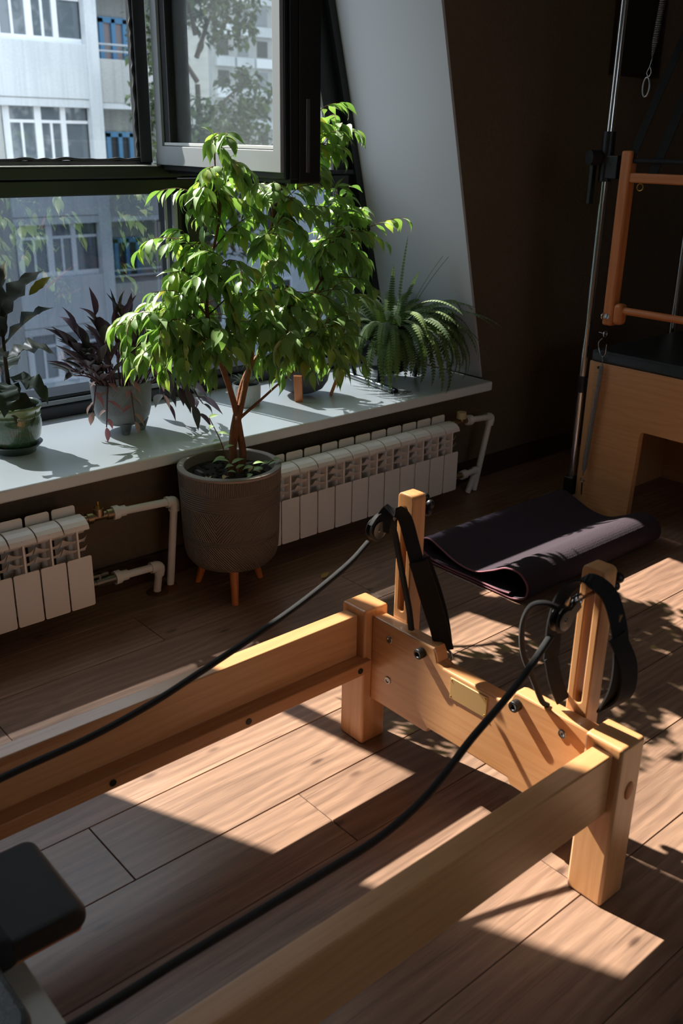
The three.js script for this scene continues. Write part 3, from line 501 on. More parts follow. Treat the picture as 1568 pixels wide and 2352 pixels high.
  const tips = [[-0.079, 0.901, -0.98], [-0.06, 0.853, -0.9], [0.119, 1.114, -1.0], [0.141, 1.02, -0.95], [0.283, 1.385, -1.0], [0.38, 1.317, -1.02], [0.421, 1.254, -0.9], [0.786, 1.464, -1.12], [0.98, 1.428, -1.15], [1.015, 1.178, -1.15], [0.9, 1.03, -1.12], [0.06, 0.83, -0.85], [0.095, 0.86, -0.8], [0.013, 0.94, -0.9], [0.316, 1.136, -0.9], [0.445, 1.106, -0.88], [0.625, 1.193, -1.0], [0.287, 0.966, -0.78], [0.505, 0.95, -0.85], [0.195, 1.006, -0.82], [0.212, 1.113, -0.95], [0.379, 0.87, -0.82], [0.718, 0.997, -1.0], [0.208, 0.853, -0.78], [0.205, 1.206, -1.0], [0.314, 1.241, -0.98], [-0.05, 0.895, -0.85], [0.035, 0.872, -0.85],
    [0.35, 1.0, -1.1], [0.55, 1.05, -1.12], [0.9, 1.25, -1.1], [0.25, 0.92, -1.02], [0.46, 1.22, -1.05], [0.75, 1.1, -0.95], [0.85, 1.36, -1.12], [0.12, 0.95, -1.02], [0.93, 1.1, -1.05], [0.7, 1.3, -1.1], [0.8, 1.2, -1.15], [0.88, 1.34, -1.2], [0.65, 1.05, -1.12], [0.78, 1.05, -1.18], [0.85, 0.95, -1.08], [0.92, 1.18, -1.2], [0.7, 1.42, -1.15], [0.55, 1.15, -0.95], [0.0, 0.83, -0.95], [0.06, 0.9, -0.95], [-0.02, 0.92, -1.0], [0.13, 0.86, -0.82], [0.42, 0.9, -0.8], [0.3, 1.05, -0.84], [0.4, 1.02, -0.86], [0.26, 1.28, -0.98], [0.34, 0.88, -0.78], [0.95, 0.93, -1.1], [0.9, 0.87, -1.08], [0.98, 1.02, -1.12], [0.86, 0.86, -1.04], [1.0, 1.1, -1.1], [0.6, 0.80, -0.74], [0.526, 0.871, -0.74], [0.416, 0.82, -0.74], [0.519, 0.84, -0.74], [0.45, 0.85, -0.74], [0.383, 0.848, -0.74], [0.318, 0.88, -0.74], [0.563, 0.813, -0.76], [0.57, 0.93, -0.8], [0.48, 0.9, -0.76]];
  for (const tp of tips) {
    const Tp = V(tp[0] - O[0], tp[1], tp[2] - O[2]); let best = null, bd = 9;
    for (const c of curves) for (let i = 8; i <= 20; i++) { const q = c.getPointAt(i / 20), d = q.distanceTo(Tp) + (q.y > Tp.y - 0.02 ? 0.35 : 0); if (d < bd) { bd = d; best = q; } }
    const mid = best.clone().lerp(Tp, 0.55).add(V(0, 0.05, 0));
    const c = twig(best.clone(), Tp, 0.0028, Math.round(clamp(best.distanceTo(Tp) * 52, 9, 20)), 0.045);
    for (let k = 0; k < 4; k++) { const A = c.getPointAt(rr(0.4, 0.85)), B = A.clone().lerp(Tp, 0.4).add(V(rr(-0.11, 0.11), rr(-0.1, 0.06), rr(-0.1, 0.1))); twig(A, B, 0.0014, 6, 0.015); }
  }
  mesh('branch', merge(stems), M.bark, t);
  // young shoots growing from the soil
  for (const [bx0, bz, tx, ty, tz, n] of [[0.235, -0.89, 0.173, 0.609, -0.9, 5], [0.24, -0.86, 0.2, 0.48, -0.84, 4], [0.33, -0.87, 0.37, 0.45, -0.84, 3], [0.27, -0.84, 0.26, 0.47, -0.80, 3]]) {
    const A = V(bx0 - O[0], 0.4, bz - O[2]), B = V(tx - O[0], ty, tz - O[2]), c = new THREE.CatmullRomCurve3([A, A.clone().lerp(B, 0.5).add(V(0.01, 0.01, 0)), B]);
    mesh('shoot', new THREE.TubeGeometry(c, 12, 0.0016, 5), M.bark, t);
    for (let i = 0; i <= n; i++) { const P = c.getPointAt(lerp(0.35, 1, i / n)); wr.add(aim(P, V(i % 2 ? 1 : -1, rr(-0.2, 0.4), rr(-0.3, 0.8)), V(0, 1, 0.2), rr(0.45, 0.62)), 0, 1, 9); }
  }
  for (const [x, z, r] of [[-0.06, 0.05, 0.5], [0.07, 0.07, 2], [0.09, 0.02, 3.4], [-0.1, 0.03, 1], [0.02, 0.1, 4]]) mesh('dry_leaf', leafGeo(0.05, 0.022, 0.5, 0.8).rotateY(r).translate(x, 0.411, z), leafMat(0.4, 0.28, 0.09, 0.15, 0.1), t);
  wr.done();
}
// ---- broad-leaved plant in the green glazed pot
{
  const O = [-0.232, SILL, -1.40], t = thing('potted_croton', 'dark crinkled-leaf plant in a glossy green glazed pot on saucer', 'plant', O);
  const glaze = phys({ color: 0xffffff, roughness: 0.35, clearcoat: 1, clearcoatRoughness: 0.06, map: dataTex(512, 256, (u, v) => { const n = noise(u * 14, v * 8, 14, 8), f = noise(u * 60, v * 30, 60, 30); let c = mix3([46, 78, 46], [126, 142, 96], clamp(sm(0.62, 0.95, v) + 0.25 * f)); return mix3(c, [110, 78, 40], 0.35 * sm(0.72, 0.9, n) * (1 - sm(0.6, 0.8, v))); }), bumpMap: dataTex(1024, 256, (u, v) => { let b = 127; if (v < 0.58) { const k = (u * 9) % 1 - 0.5, a = Math.atan2(k * 1.4, v + 0.05); b = 127 + 100 * Math.pow(Math.abs(Math.cos(a * 9)), 6) * (1 - v); } else if (v > 0.66 && v < 0.76) b = 127 + 90 * (Math.sin(u * 2 * Math.PI * 30) > 0.6 ? 1 : 0); return [b, b, b]; }, false), bumpScale: 0.003 });
  const prof = [[0.0005, 0.02], [0.058, 0.02], [0.07, 0.03], [0.08, 0.055], [0.0855, 0.085], [0.0865, 0.108], [0.0845, 0.118], [0.0865, 0.121], [0.0865, 0.127], [0.084, 0.130], [0.086, 0.138], [0.0905, 0.143], [0.0925, 0.149], [0.091, 0.155], [0.083, 0.156], [0.081, 0.15], [0.08, 0.13]];
  const lg = lathe(prof, 64), p = lg.attributes.position, uv = lg.attributes.uv; for (let i = 0; i < p.count; i++) uv.setY(i, (p.getY(i) - 0.02) / 0.137);
  mesh('pot', lg, glaze, t);
  const sau = mesh('saucer', lathe([[0.0005, 0.004], [0.055, 0.0005], [0.06, 0.0005], [0.062, 0.012], [0.078, 0.024], [0.083, 0.030], [0.081, 0.031], [0.06, 0.020], [0.0005, 0.018]], 48), phys({ color: 0x2a3d2c, roughness: 0.3, clearcoat: 1, clearcoatRoughness: 0.1 }), t);
  mesh('soil', new THREE.CircleGeometry(0.0815, 40).rotateX(-Math.PI / 2).translate(0, 0.141, 0), M.soil, t);
  for (let i = 0; i < 40; i++) { const a = rr(0, 6.3), r = 0.074 * Math.sqrt(rnd()); mesh('pebble', new THREE.IcosahedronGeometry(rr(0.002, 0.0045), 0).translate(r * Math.cos(a), 0.142, r * Math.sin(a)), M.soil, t); }
  mesh('stem', taper([V(0, 0.135, 0), V(-0.005, 0.28, 0.005), V(0.0, 0.42, 0)], 0.009, 0.004, 14, 7), std(0x3a3024, 0.8), t);
  const big = [leafGeo(0.20, 0.095, 0.35, 0.35, 0.1, 0.22, 0.5, 14), leafGeo(0.17, 0.09, 0.25, 0.9, 0.1, 0.25, 0.5, 14)];
  const spec = [[0.0, 0.41, 0, 0.75, 0.85, 0.1, 0, 0, 1.05], [0, 0.34, 0, 0.6, 0.6, 0.45, 0, 0, 1.0], [0, 0.30, 0, 0.75, 0.25, 0.3, 1, 1, 1.0], [0, 0.24, 0, 0.5, -0.2, 0.6, 1, 0, 0.95], [0, 0.2, 0, 0.05, -0.7, 0.8, 1, 1, 1.0], [0, 0.38, 0, -0.6, 0.8, 0.2, 0, 0, 1], [0, 0.3, 0, -0.7, 0.4, 0.4, 1, 1, 1], [0, 0.22, 0, -0.4, -0.1, 0.7, 1, 0, 1], [0, 0.4, 0, 0.1, 1, 0.1, 0, 1, 1], [0, 0.26, 0, 0.3, 0.2, -0.8, 1, 0, 1], [0, 0.36, 0, -0.2, 0.8, -0.6, 0, 1, 1], [0, 0.18, 0, 0.3, -0.75, 0.5, 1, 1, 0.9]];
  spec.forEach(([x, y, z, dx, dy, dz, gi, mi, s], i) => { const m = mesh('leaf', big[gi], M.croton[i === 0 ? 1 : mi], t); m.applyMatrix4(aim(V(x, y, z), V(dx, dy, dz), V(-dx * 0.6, 1, -dz * 0.6 + 0.2), s)); });
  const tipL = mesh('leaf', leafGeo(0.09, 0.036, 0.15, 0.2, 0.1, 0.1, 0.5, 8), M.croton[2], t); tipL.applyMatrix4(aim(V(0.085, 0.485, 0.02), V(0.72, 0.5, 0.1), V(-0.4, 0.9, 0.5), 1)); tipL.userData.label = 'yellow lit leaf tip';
}
// ---- purple plant in the ridged grey planter
{
  const O = [0.15, SILL, -1.40], t = thing('potted_tradescantia', 'purple trailing plant in a ridged grey planter with stub feet', 'plant', O);
  const grey = std(0x7c8284, 0.5, { bumpMap: dataTex(1024, 256, (u, v) => { const b = v > 0.34 ? 127 + 110 * Math.sin((u * 90 + v * 22 * (u % 0.25 < 0.125 ? 1 : -1)) * 2 * Math.PI) : 127; return [b, b, b]; }, false), bumpScale: 0.0012 });
  const prof = [[0.0005, 0.024], [0.05, 0.026], [0.076, 0.036], [0.09, 0.055], [0.096, 0.08], [0.100, 0.13], [0.104, 0.174], [0.103, 0.177], [0.098, 0.177], [0.095, 0.15]];
  const lg = lathe(prof, 64), p = lg.attributes.position, uv = lg.attributes.uv; for (let i = 0; i < p.count; i++) uv.setY(i, (p.getY(i) - 0.024) / 0.153);
  const pot = mesh('pot', lg, grey, t);
  for (const a of [1.95, 0.55, -1.2]) mesh('foot', rod([0.058 * Math.cos(a), 0, 0.058 * Math.sin(a)], [0.064 * Math.cos(a), 0.045, 0.064 * Math.sin(a)], 0.013, 0.022), grey, pot);
  mesh('soil', new THREE.CircleGeometry(0.0975, 40).rotateX(-Math.PI / 2).translate(0, 0.158, 0), M.soil, t);
  const geos = [leafGeo(0.095, 0.040, 0.5, 0.25, 0.2, 0, 0.42, 6), leafGeo(0.115, 0.038, 0.6, 0.1, 0.2, 0, 0.4, 6), leafGeo(0.085, 0.038, 0.4, 0.5, 0.2, 0, 0.42, 6)];
  const mats = [...M.purple, ...M.pink], stems = [];
  const wr = leafWriter(t, geos, mats);
  const stem = (tip, n, pink, bow) => {
    const B = V(...tip), A = V(clamp(B.x * 0.35, -0.06, 0.06), 0.15, clamp(B.z * 0.35, -0.06, 0.06)), mid = A.clone().lerp(B, 0.5).add(V(0, bow, 0)), c = new THREE.CatmullRomCurve3([A, mid, B]);
    stems.push(taper([A, mid, B], 0.0038, 0.002, 10, 5));
    for (let i = 0; i <= n; i++) { const u = lerp(0.32, 1, i / n), P = c.getPointAt(u), T = c.getTangentAt(u), s = T.clone().cross(V(0, 1, 0)).normalize().multiplyScalar((i % 2 ? 1 : -1) * (i === n ? 0 : rr(0.5, 0.9))); const d = T.clone().multiplyScalar(0.9).add(s).add(V(rr(-0.2, 0.2), rr(-0.1, 0.35), rr(-0.2, 0.2))); wr.add(aim(P, d, V(-d.x * 0.5, 1, -d.z * 0.5 + 0.2), rr(0.75, 1.1) * (i === n ? 0.85 : 1) * (pink ? 0.62 : 1.05)), Math.floor(rnd() * 3), pink ? 4 + Math.floor(rnd() * 2) : Math.floor(rnd() * 4), 1); }
  };
  for (const s of [[-0.20, 0.33, 0.05, 6], [-0.21, 0.25, 0.08, 6], [-0.15, 0.36, 0.0, 6], [-0.09, 0.40, 0.03, 6], [-0.02, 0.38, 0.02, 5], [0.05, 0.38, 0.0, 5], [0.1, 0.32, 0.06, 5], [-0.14, 0.28, 0.12, 5], [0.02, 0.31, 0.08, 5], [-0.18, 0.22, 0.02, 5], [0.13, 0.27, -0.05, 4], [-0.05, 0.3, -0.05, 5], [0.05, 0.26, 0.1, 4], [-0.2, 0.28, 0.12, 6], [-0.1, 0.33, 0.1, 5], [0.14, 0.36, 0.03, 5], [-0.17, 0.31, 0.05, 6], [0.0, 0.42, 0.04, 6]]) stem(s, s[3], false, 0.02);
  for (const s of [[0.19, 0.10, 0.06, 6], [0.2, 0.06, 0.16, 6], [0.15, 0.13, 0.13, 6], [0.26, 0.07, 0.10, 6], [0.17, 0.07, 0.0, 5]]) stem(s, s[3], false, 0.10);
  for (const s of [[-0.11, 0.05, 0.09, 5], [-0.02, 0.06, 0.12, 5], [-0.125, 0.09, 0.03, 4], [0.12, 0.12, 0.07, 3]]) stem(s, s[3], true, 0.09);
  mesh('stem', merge(stems), M.purpleStem, t); wr.done();
}
// ---- small cement pot
{
  const t = thing('cement_pot', 'small pale cement pot with embossed bands behind the ficus trunk', 'pot', [0.672, SILL, -1.405]);
  mesh('pot', lathe([[0.0005, 0], [0.045, 0], [0.050, 0.005], [0.0525, 0.04], [0.0535, 0.082], [0.052, 0.084], [0.047, 0.084], [0.046, 0.06]], 48), std(0xb6b8b4, 0.85, { bumpMap: dataTex(512, 128, (u, v) => { let b = 127; if (v < 0.4) b += 80 * Math.sin(u * 2 * Math.PI * 40); else if (v < 0.7) b += 60 * Math.sin(u * 2 * Math.PI * 24) * Math.sin(v * 60); return [b, b, b]; }, false), bumpScale: 0.002 }), t);
  mesh('soil', new THREE.CircleGeometry(0.0465, 24).rotateX(-Math.PI / 2).translate(0, 0.074, 0), M.soil, t);
  const gg = leafGeo(0.07, 0.022, 0.4, 0.4); for (let i = 0; i < 14; i++) { const a = i * 2.4, m = mesh('leaf', gg, M.hoya[i % 2], t); m.applyMatrix4(aim(V(0.01 * Math.cos(a), 0.074, 0.01 * Math.sin(a)), V(Math.cos(a), rr(0.4, 1.4), Math.sin(a)), V(0, 1, 0.1), rr(0.7, 1.1))); }
}
// ---- grey bowl planter on splayed wooden legs
{
  const t = thing('bowl_planter', 'grey bowl planter on splayed wooden legs beside the cement pot', 'plant', [0.935, SILL, -1.40]);
  const pot = mesh('bowl', lathe([[0.0005, 0.012], [0.05, 0.014], [0.082, 0.03], [0.102, 0.06], [0.111, 0.1], [0.112, 0.135], [0.107, 0.135], [0.104, 0.11]], 56), std(0x4b5158, 0.55), t);
  for (const a of [2.35, 0.75, -1.2]) { const g = bx(-0.006, 0.006, -0.01, 0.105, -0.016, 0.016, 0.002); g.rotateZ(0.34).translate(-0.118, 0.012, 0).rotateY(Math.PI - a); mesh('leg', grain(g, 1), M.mapleLeg, t); }
  mesh('soil', new THREE.CircleGeometry(0.106, 40).rotateX(-Math.PI / 2).translate(0, 0.115, 0), M.soil, t);
  const geos = [leafGeo(0.085, 0.035, 0.2, 0.6, 0.15, 0, 0.45), leafGeo(0.07, 0.03, 0.3, 0.3, 0.15, 0, 0.45)], stems = [], wr = leafWriter(t, geos, M.hoya);
  for (let i = 0; i < 15; i++) { const a = i * 2.4, L = rr(0.08, 0.15), B = V(Math.cos(a) * L * 0.75, 0.16 + rr(0.02, 0.2), Math.sin(a) * L * 0.7), A = V(Math.cos(a) * 0.03, 0.11, Math.sin(a) * 0.03), c = new THREE.CatmullRomCurve3([A, A.clone().lerp(B, 0.5).add(V(0, 0.06, 0)), B]); stems.push(new THREE.TubeGeometry(c, 8, 0.0018, 5)); for (let k = 0; k < 5; k++) { const u = lerp(0.35, 1, k / 4), T = c.getTangentAt(u), s = T.clone().cross(V(0, 1, 0)).multiplyScalar(k % 2 ? 0.9 : -0.9); wr.add(aim(c.getPointAt(u), T.clone().add(s), V(0, 1, 0.2), rr(0.7, 1.1)), k % 2, k % 2, 1); } }
  mesh('stem', merge(stems), std(0x5a6a3a, 0.8), t); wr.done();
}
// ---- fern
{
  const O = [1.385, SILL, -1.39], t = thing('potted_fern', 'bushy sword fern in a dark pot with legs by the white reveal', 'plant', O);
  const dark = phys({ color: 0x0f1512, roughness: 0.25, clearcoat: 0.8, clearcoatRoughness: 0.08 });
  const pot = mesh('pot', lathe([[0.0005, 0.03], [0.06, 0.03], [0.085, 0.045], [0.1, 0.09], [0.107, 0.14], [0.109, 0.176], [0.104, 0.177], [0.1, 0.15]], 56), dark, t);
  for (const a of [2.5, 0.35, -1.1, -2.6]) { const g = bx(-0.007, 0.007, -0.001, 0.12, -0.012, 0.012, 0.002).rotateZ(0.28).translate(-0.13, 0, 0).rotateY(Math.PI - a); mesh('leg', g, M.blackMatte, t); }
  mesh('label_plate', new THREE.CylinderGeometry(0.111, 0.107, 0.036, 16, 1, true, 0.0, 0.42).rotateY(-0.62 + 0.05).translate(0, 0.142, 0), std(0xb07a58, 0.35, { metalness: 0.7, side: THREE.DoubleSide }), pot);
  mesh('soil', new THREE.CircleGeometry(0.103, 32).rotateX(-Math.PI / 2).translate(0, 0.16, 0), M.soil, t);
  const frond = (az, L, rise, droop, wl = 0.026) => {
    const N = 34, P = [], dirH = V(Math.cos(az), 0, Math.sin(az)); let ang = rise, q = V(0.04 * Math.cos(az), 0.16, 0.04 * Math.sin(az));
    for (let i = 0; i <= N; i++) { P.push(q.clone()); const t1 = i / N; ang = rise - droop * Math.pow(t1, 1.15); q.addScaledVector(dirH, L / N * Math.cos(ang)).add(V(0, L / N * Math.sin(ang), 0)); }
    for (const v of P) { const lim = jambR(v.y + SILL) - O[0] - 0.012; if (v.z + O[2] < ZW + 0.01 && v.x > lim) v.x = lim - 0.3 * Math.min(0.1, v.x - lim); if (v.y < 0.01 && v.z + O[2] < -1.08) v.y = 0.006 + rr(0, 0.006); if (v.z + O[2] < -1.63) v.z = -1.63 - O[2]; }
    const pos = [], side = V(-dirH.z, 0, dirH.x), tw = rr(-0.5, 0.5);
    for (let i = 3; i < N; i++) {
      const A = P[i], T = P[Math.min(N, i + 1)].clone().sub(P[i - 1]).normalize(), t1 = i / N, w = wl * Math.pow(Math.sin(Math.PI * clamp(t1 * 0.9 + 0.12)), 0.6), b = L / N * 0.42;
      for (const s of [-1, 1]) { const D = side.clone().multiplyScalar(s).addScaledVector(T, 0.25).add(V(0, -0.25 + 0.25 * s * tw, 0)).normalize(); const a = A.clone().addScaledVector(T, -b), c = A.clone().addScaledVector(T, b), m1 = A.clone().addScaledVector(D, w * 0.62).addScaledVector(T, -b * 0.9), m2 = A.clone().addScaledVector(D, w * 0.62).addScaledVector(T, b * 0.8), e = A.clone().addScaledVector(D, w); for (const v of [a, m1, c, c, m1, m2, m1, e, m2]) pos.push(v.x, v.y, v.z); }
    }
    const g = new THREE.BufferGeometry(); g.setAttribute('position', new THREE.Float32BufferAttribute(pos, 3)); g.computeVertexNormals();
    return merge([g, new THREE.TubeGeometry(new THREE.CatmullRomCurve3(P.filter((_, i) => i % 3 === 0)), 16, 0.0011, 4)]);
  };
  const add = (...a) => mesh('frond', frond(...a), M.fern[Math.floor(rnd() * 3)], t);
  for (let i = 0; i < 96; i++) { const az = 0.55 + i * 2.39996, L = rr(0.3, 0.47) * (Math.cos(az) < -0.4 ? 0.75 : 1), front = Math.sin(az); add(az, L, rr(0.9, 1.4), rr(1.6, 3.0) + (front > 0 ? 0.35 : 0)); }
  for (let i = 0; i < 48; i++) add(rr(0.2, 2.6), rr(0.34, 0.5), rr(0.7, 1.2), rr(2.4, 3.1), 0.024);
  add(0.3, 0.43, 1.55, 0.15, 0.017); add(2.2, 0.34, 1.5, 0.3, 0.016); add(1.4, 0.33, 1.45, 0.5); add(0.6, 0.4, 1.25, 0.35, 0.008); add(0.65, 0.41, 1.2, 0.35, 0.008); add(2.7, 0.3, 1.4, 1.2);
  add(1.0, 0.5, 0.9, 1.6); add(0.85, 0.48, 1.0, 1.9); add(1.1, 0.52, 0.9, 2.4, 0.012);
}
// ---- chrome bar with a snap hook lying on the sill
function snapHook(P, s, dir, put) { const a = []; for (let i = 0; i <= 20; i++) { const u = i / 20 * 2 * Math.PI; a.push(V(P[0] + dir[0] * s * Math.cos(u) + dir[1] * s * 0.42 * Math.sin(u), P[1] + dir[2] * s * Math.cos(u), P[2] + dir[3] * s * Math.cos(u) + dir[4] * s * 0.42 * Math.sin(u))); } return new THREE.TubeGeometry(new THREE.CatmullRomCurve3(a.slice(0, 20), true), 40, s * 0.11, 7, true); }
{
  const O = [1.25, SILL, -1.35], t = thing('metal_bar', 'slim chrome bar lying on the sill in front of the fern', 'bar', O);
  mesh('bar', rod([0.03, 0.0125, -0.2], [-0.018, 0.0125, 0.16], 0.012, 0.012, 18), M.steel, t);
  mesh('end_cap', rod([-0.018, 0.0125, 0.16], [-0.021, 0.0125, 0.18], 0.0125, 0.011, 18), M.black, t);
  const h = thing('snap_hook', 'small chrome snap hooks linked on the sill edge by the fern', 'hook', [1.235, SILL, -1.155]);
  mesh('hook', snapHook([0, 0.005, 0], 0.026, [0.9, -0.3, 0, 0.4, 0.9]), M.chrome, h); mesh('link', snapHook([0.042, 0.006, 0.0], 0.02, [0.9, -0.2, 0, 0.2, 0.9]), M.chrome, h);
}
// ---------------------------------------------------------------- cadillac table with tower on the right
function coil(A, B, R, r, turns) { const a = V(...A), b = V(...B), d = b.clone().sub(a), L = d.length(); d.normalize(); const u = V(1, 0, 0).addScaledVector(d, -d.x).normalize(), w = d.clone().cross(u), p = []; const n = turns * 8; for (let i = 0; i <= n; i++) { const t = i / n, k = R * clamp(Math.min(t, 1 - t) * 14, 0.25, 1), an = t * turns * 2 * Math.PI; p.push(a.clone().addScaledVector(d, L * t).addScaledVector(u, k * Math.cos(an)).addScaledVector(w, k * Math.sin(an))); } return new THREE.TubeGeometry(new THREE.CatmullRomCurve3(p), n * 1, r, 5); }
{
  const O = [2.1, 0, 0.4], t = thing('pilates_tower_table', 'maple pilates table with steel tower pole and black padded top', 'table', O);
  const put = (n, geo, m, parent = t) => mesh(n, merge(Array.isArray(geo) ? geo : [geo]).translate(-O[0], -O[1], -O[2]), m, parent);
  const z0 = -0.635, z1 = 1.45, x = 1.78;
  // side panel with a rounded cut-out between its legs, drawn in (−z, y)
  const sp = (() => { const s = new THREE.Shape(); s.moveTo(-z0, 0); s.lineTo(0.415, 0); s.lineTo(0.405, 0.36); s.quadraticCurveTo(0.403, 0.382, 0.385, 0.382); s.lineTo(-1.2, 0.382); s.quadraticCurveTo(-1.22, 0.38, -1.22, 0.36); s.lineTo(-1.23, 0); s.lineTo(-z1, 0); s.lineTo(-z1, 0.612); s.lineTo(-z0, 0.612); s.closePath(); return s; })();
  put('side_panel', grain(prism(sp, 0.03, 0.002).rotateY(Math.PI / 2).translate(x, 0, 0), 2), M.mapleB);
  put('side_panel', grain(prism(sp.clone(), 0.03, 0.002).rotateY(Math.PI / 2).translate(x + 0.62, 0, 0), 2), M.mapleB);
  put('end_panel', grain(bx(x + 0.02, x + 0.63, 0, 0.612, z0 - 0.03, z0 - 0.001, 0.003), 1), M.maple);
  put('end_panel', grain(bx(x + 0.03, x + 0.62, 0.3, 0.61, z1 - 0.04, z1 - 0.01, 0.003), 1), M.maple);
  put('corner_strip', grain(bx(x + 0.004, x + 0.03, 0.0, 0.612, z0 - 0.028, z0 - 0.001, 0.002), 1), M.maple);
  put('padded_top', bx(x - 0.006, x + 0.656, 0.613, 0.66, z0 - 0.02, z1 + 0.02, 0.012), M.leather);
  const px = 1.785, pz = -0.69;
  const pole = put('pole', [rod([px, 0.1, pz], [px, 2.5, pz], 0.0135, 0.0135, 22)], M.chrome);
  put('pole', [rod([px + 0.62, 0.1, pz], [px + 0.62, 2.5, pz], 0.0135, 0.0135, 22)], M.chrome);
  put('top_bar', [rod([px, 2.49, pz], [px + 0.62, 2.49, pz], 0.0135, 0.0135, 16), rod([px, 2.49, pz], [px, 2.49, 1.4], 0.0135, 0.0135, 16)], M.chrome);
  put('pole_foot', bx(px + 0.598, px + 0.642, 0.05, 0.125, pz - 0.022, pz + 0.022, 0.004), M.black);
  put('pole_foot', [bx(px - 0.022, px + 0.022, 0.05, 0.125, pz - 0.022, pz + 0.022, 0.004), rod([px - 0.02, 0.075, pz], [px - 0.026, 0.075, pz], 0.006)], M.black);
  put('pole_clip', [rod([px, 0.48, pz], [px, 0.545, pz], 0.017, 0.017, 20), bx(px, px + 0.02, 0.485, 0.54, pz, pz + 0.03, 0.002)], M.black);
  const col = put('collar', [rod([px, 1.27, pz], [px, 1.44, pz], 0.024, 0.024, 22), bx(px - 0.02, px + 0.01, 1.28, 1.36, pz, pz + 0.06, 0.004)], M.black);
  put('collar_knob', [rod([px - 0.02, 1.352, pz - 0.02], [px - 0.06, 1.352, pz - 0.035], 0.026, 0.026, 18)], M.blackMatte, col).position.set(0, 0, 0);
  put('collar_lever', [bx(px - 0.045, px - 0.02, 1.19, 1.33, pz - 0.04, pz - 0.025, 0.003)], M.black, col);
  // push-through frame hanging beside the pole
  const fx = 1.735;
  const fr = put('swing_frame', [grain(bx(fx, fx + 0.045, 0.765, 1.378, -0.60, -0.558, 0.008), 1), grain(bx(fx + 0.005, fx + 0.04, 1.272, 1.305, -0.56, 0.25, 0.006), 2), grain(bx(fx, fx + 0.045, 0.765, 1.378, 0.25, 0.292, 0.008), 1), grain(bx(fx, fx + 0.045, 0.772, 0.85, -0.56, -0.52, 0.016), 1)], M.mapleLeg);
  put('dowel', grain(rod([fx + 0.022, 0.825, -0.53], [fx + 0.022, 0.825, 0.26], 0.0135, 0.0135, 16), 2), M.mapleLeg, fr);
  put('eye_screw', [ringY(fx - 0.012, 0.80, -0.588, 0.011, 0.0028, 'z'), rod([fx - 0.003, 0.80, -0.578], [fx + 0.002, 0.80, -0.578], 0.01)], M.chrome, fr);
  put('eye_screw', [ringY(x - 0.01, 0.725, -0.60, 0.011, 0.0028, 'z'), rod([x - 0.005, 0.725, -0.60], [x + 0.01, 0.725, -0.64], 0.003)], M.chrome);
  put('bolt_hole', new THREE.CylinderGeometry(0.006, 0.006, 0.002, 14).rotateZ(Math.PI / 2).translate(x - 0.0005, 0.592, -0.618), M.black);
  put('crossbar', rod([fx + 0.02, 1.345, -0.56], [fx + 0.02, 1.345, 0.26], 0.009), M.blackMatte, fr);
  put('frame_hook', ringY(fx + 0.02, 1.258, -0.52, 0.012, 0.0022, 'x'), M.brass, fr);
}
{
  const s = thing('hanging_spring', 'long steel spring hanging against the side of the wooden table', 'spring', [1.765, 0.63, -0.60]);
  const put = (n, g, m) => mesh(n, g.translate(-1.765, -0.63, 0.60), m, s);
  put('coil', coil([1.766, 0.628, -0.595], [1.764, 0.152, -0.622], 0.0085, 0.0016, 105), M.steel);
  put('snap_hook', merge([tube([[1.762, 0.71, -0.605], [1.762, 0.69, -0.62], [1.764, 0.655, -0.612], [1.766, 0.64, -0.598], [1.764, 0.655, -0.586], [1.762, 0.69, -0.584]], 0.0018, 30, 6), rod([1.766, 0.642, -0.598], [1.766, 0.625, -0.596], 0.002)]), M.chrome);
  put('end_ring', ringY(1.764, 0.132, -0.622, 0.0095, 0.0018, 'x'), M.chrome);
  put('end_hook', rod([1.764, 0.122, -0.622], [1.766, 0.068, -0.62], 0.0035, 0.0025), M.black);
}
{
  const s = thing('hanging_spring', 'steel spring with snap hook hanging at the top right from the tower', 'spring', [1.7, 1.7, -0.49]);
  const put = (n, g, m) => mesh(n, g.translate(-1.7, -1.7, 0.49), m, s);
  put('coil', coil([1.7, 2.45, -0.44], [1.7, 1.655, -0.502], 0.009, 0.0017, 150), M.steel);
  put('hanger', rod([1.7, 2.44, -0.44], [1.785, 2.487, -0.44], 0.004), M.chrome);
  put('ring', merge([tube([[1.7, 1.665, -0.5], [1.7, 1.64, -0.506], [1.7, 1.622, -0.514], [1.7, 1.61, -0.506], [1.7, 1.622, -0.498], [1.7, 1.638, -0.503]], 0.0018, 30, 6)]), M.chrome);
  put('snap_hook', snapHook([1.7, 1.578, -0.51], 0.03, [0, 0, 1, 0, 1]), M.steel);
}
{
  const s = thing('hanging_strap', 'black webbing strap slung from the tower at the right edge', 'strap', [1.75, 1.35, -0.5]);
  const put = (n, g, m) => mesh(n, g.translate(-1.75, -1.35, 0.5), m, s);
  put('band', ribbon([[1.79, 2.47, -0.1], [1.77, 2.1, -0.26], [1.755, 1.722, -0.427], [1.752, 1.53, -0.502], [1.75, 1.35, -0.565]], 0.03, 0.003, [0, 0.3, 1], 30), std(0x08080a, 0.85));
  put('band', ribbon([[1.79, 2.47, -0.08], [1.775, 2.0, -0.23], [1.765, 1.551, -0.399], [1.76, 1.42, -0.44], [1.757, 1.30, -0.48]], 0.035, 0.003, [0, 0.3, 1], 30), std(0x08080a, 0.85));
}
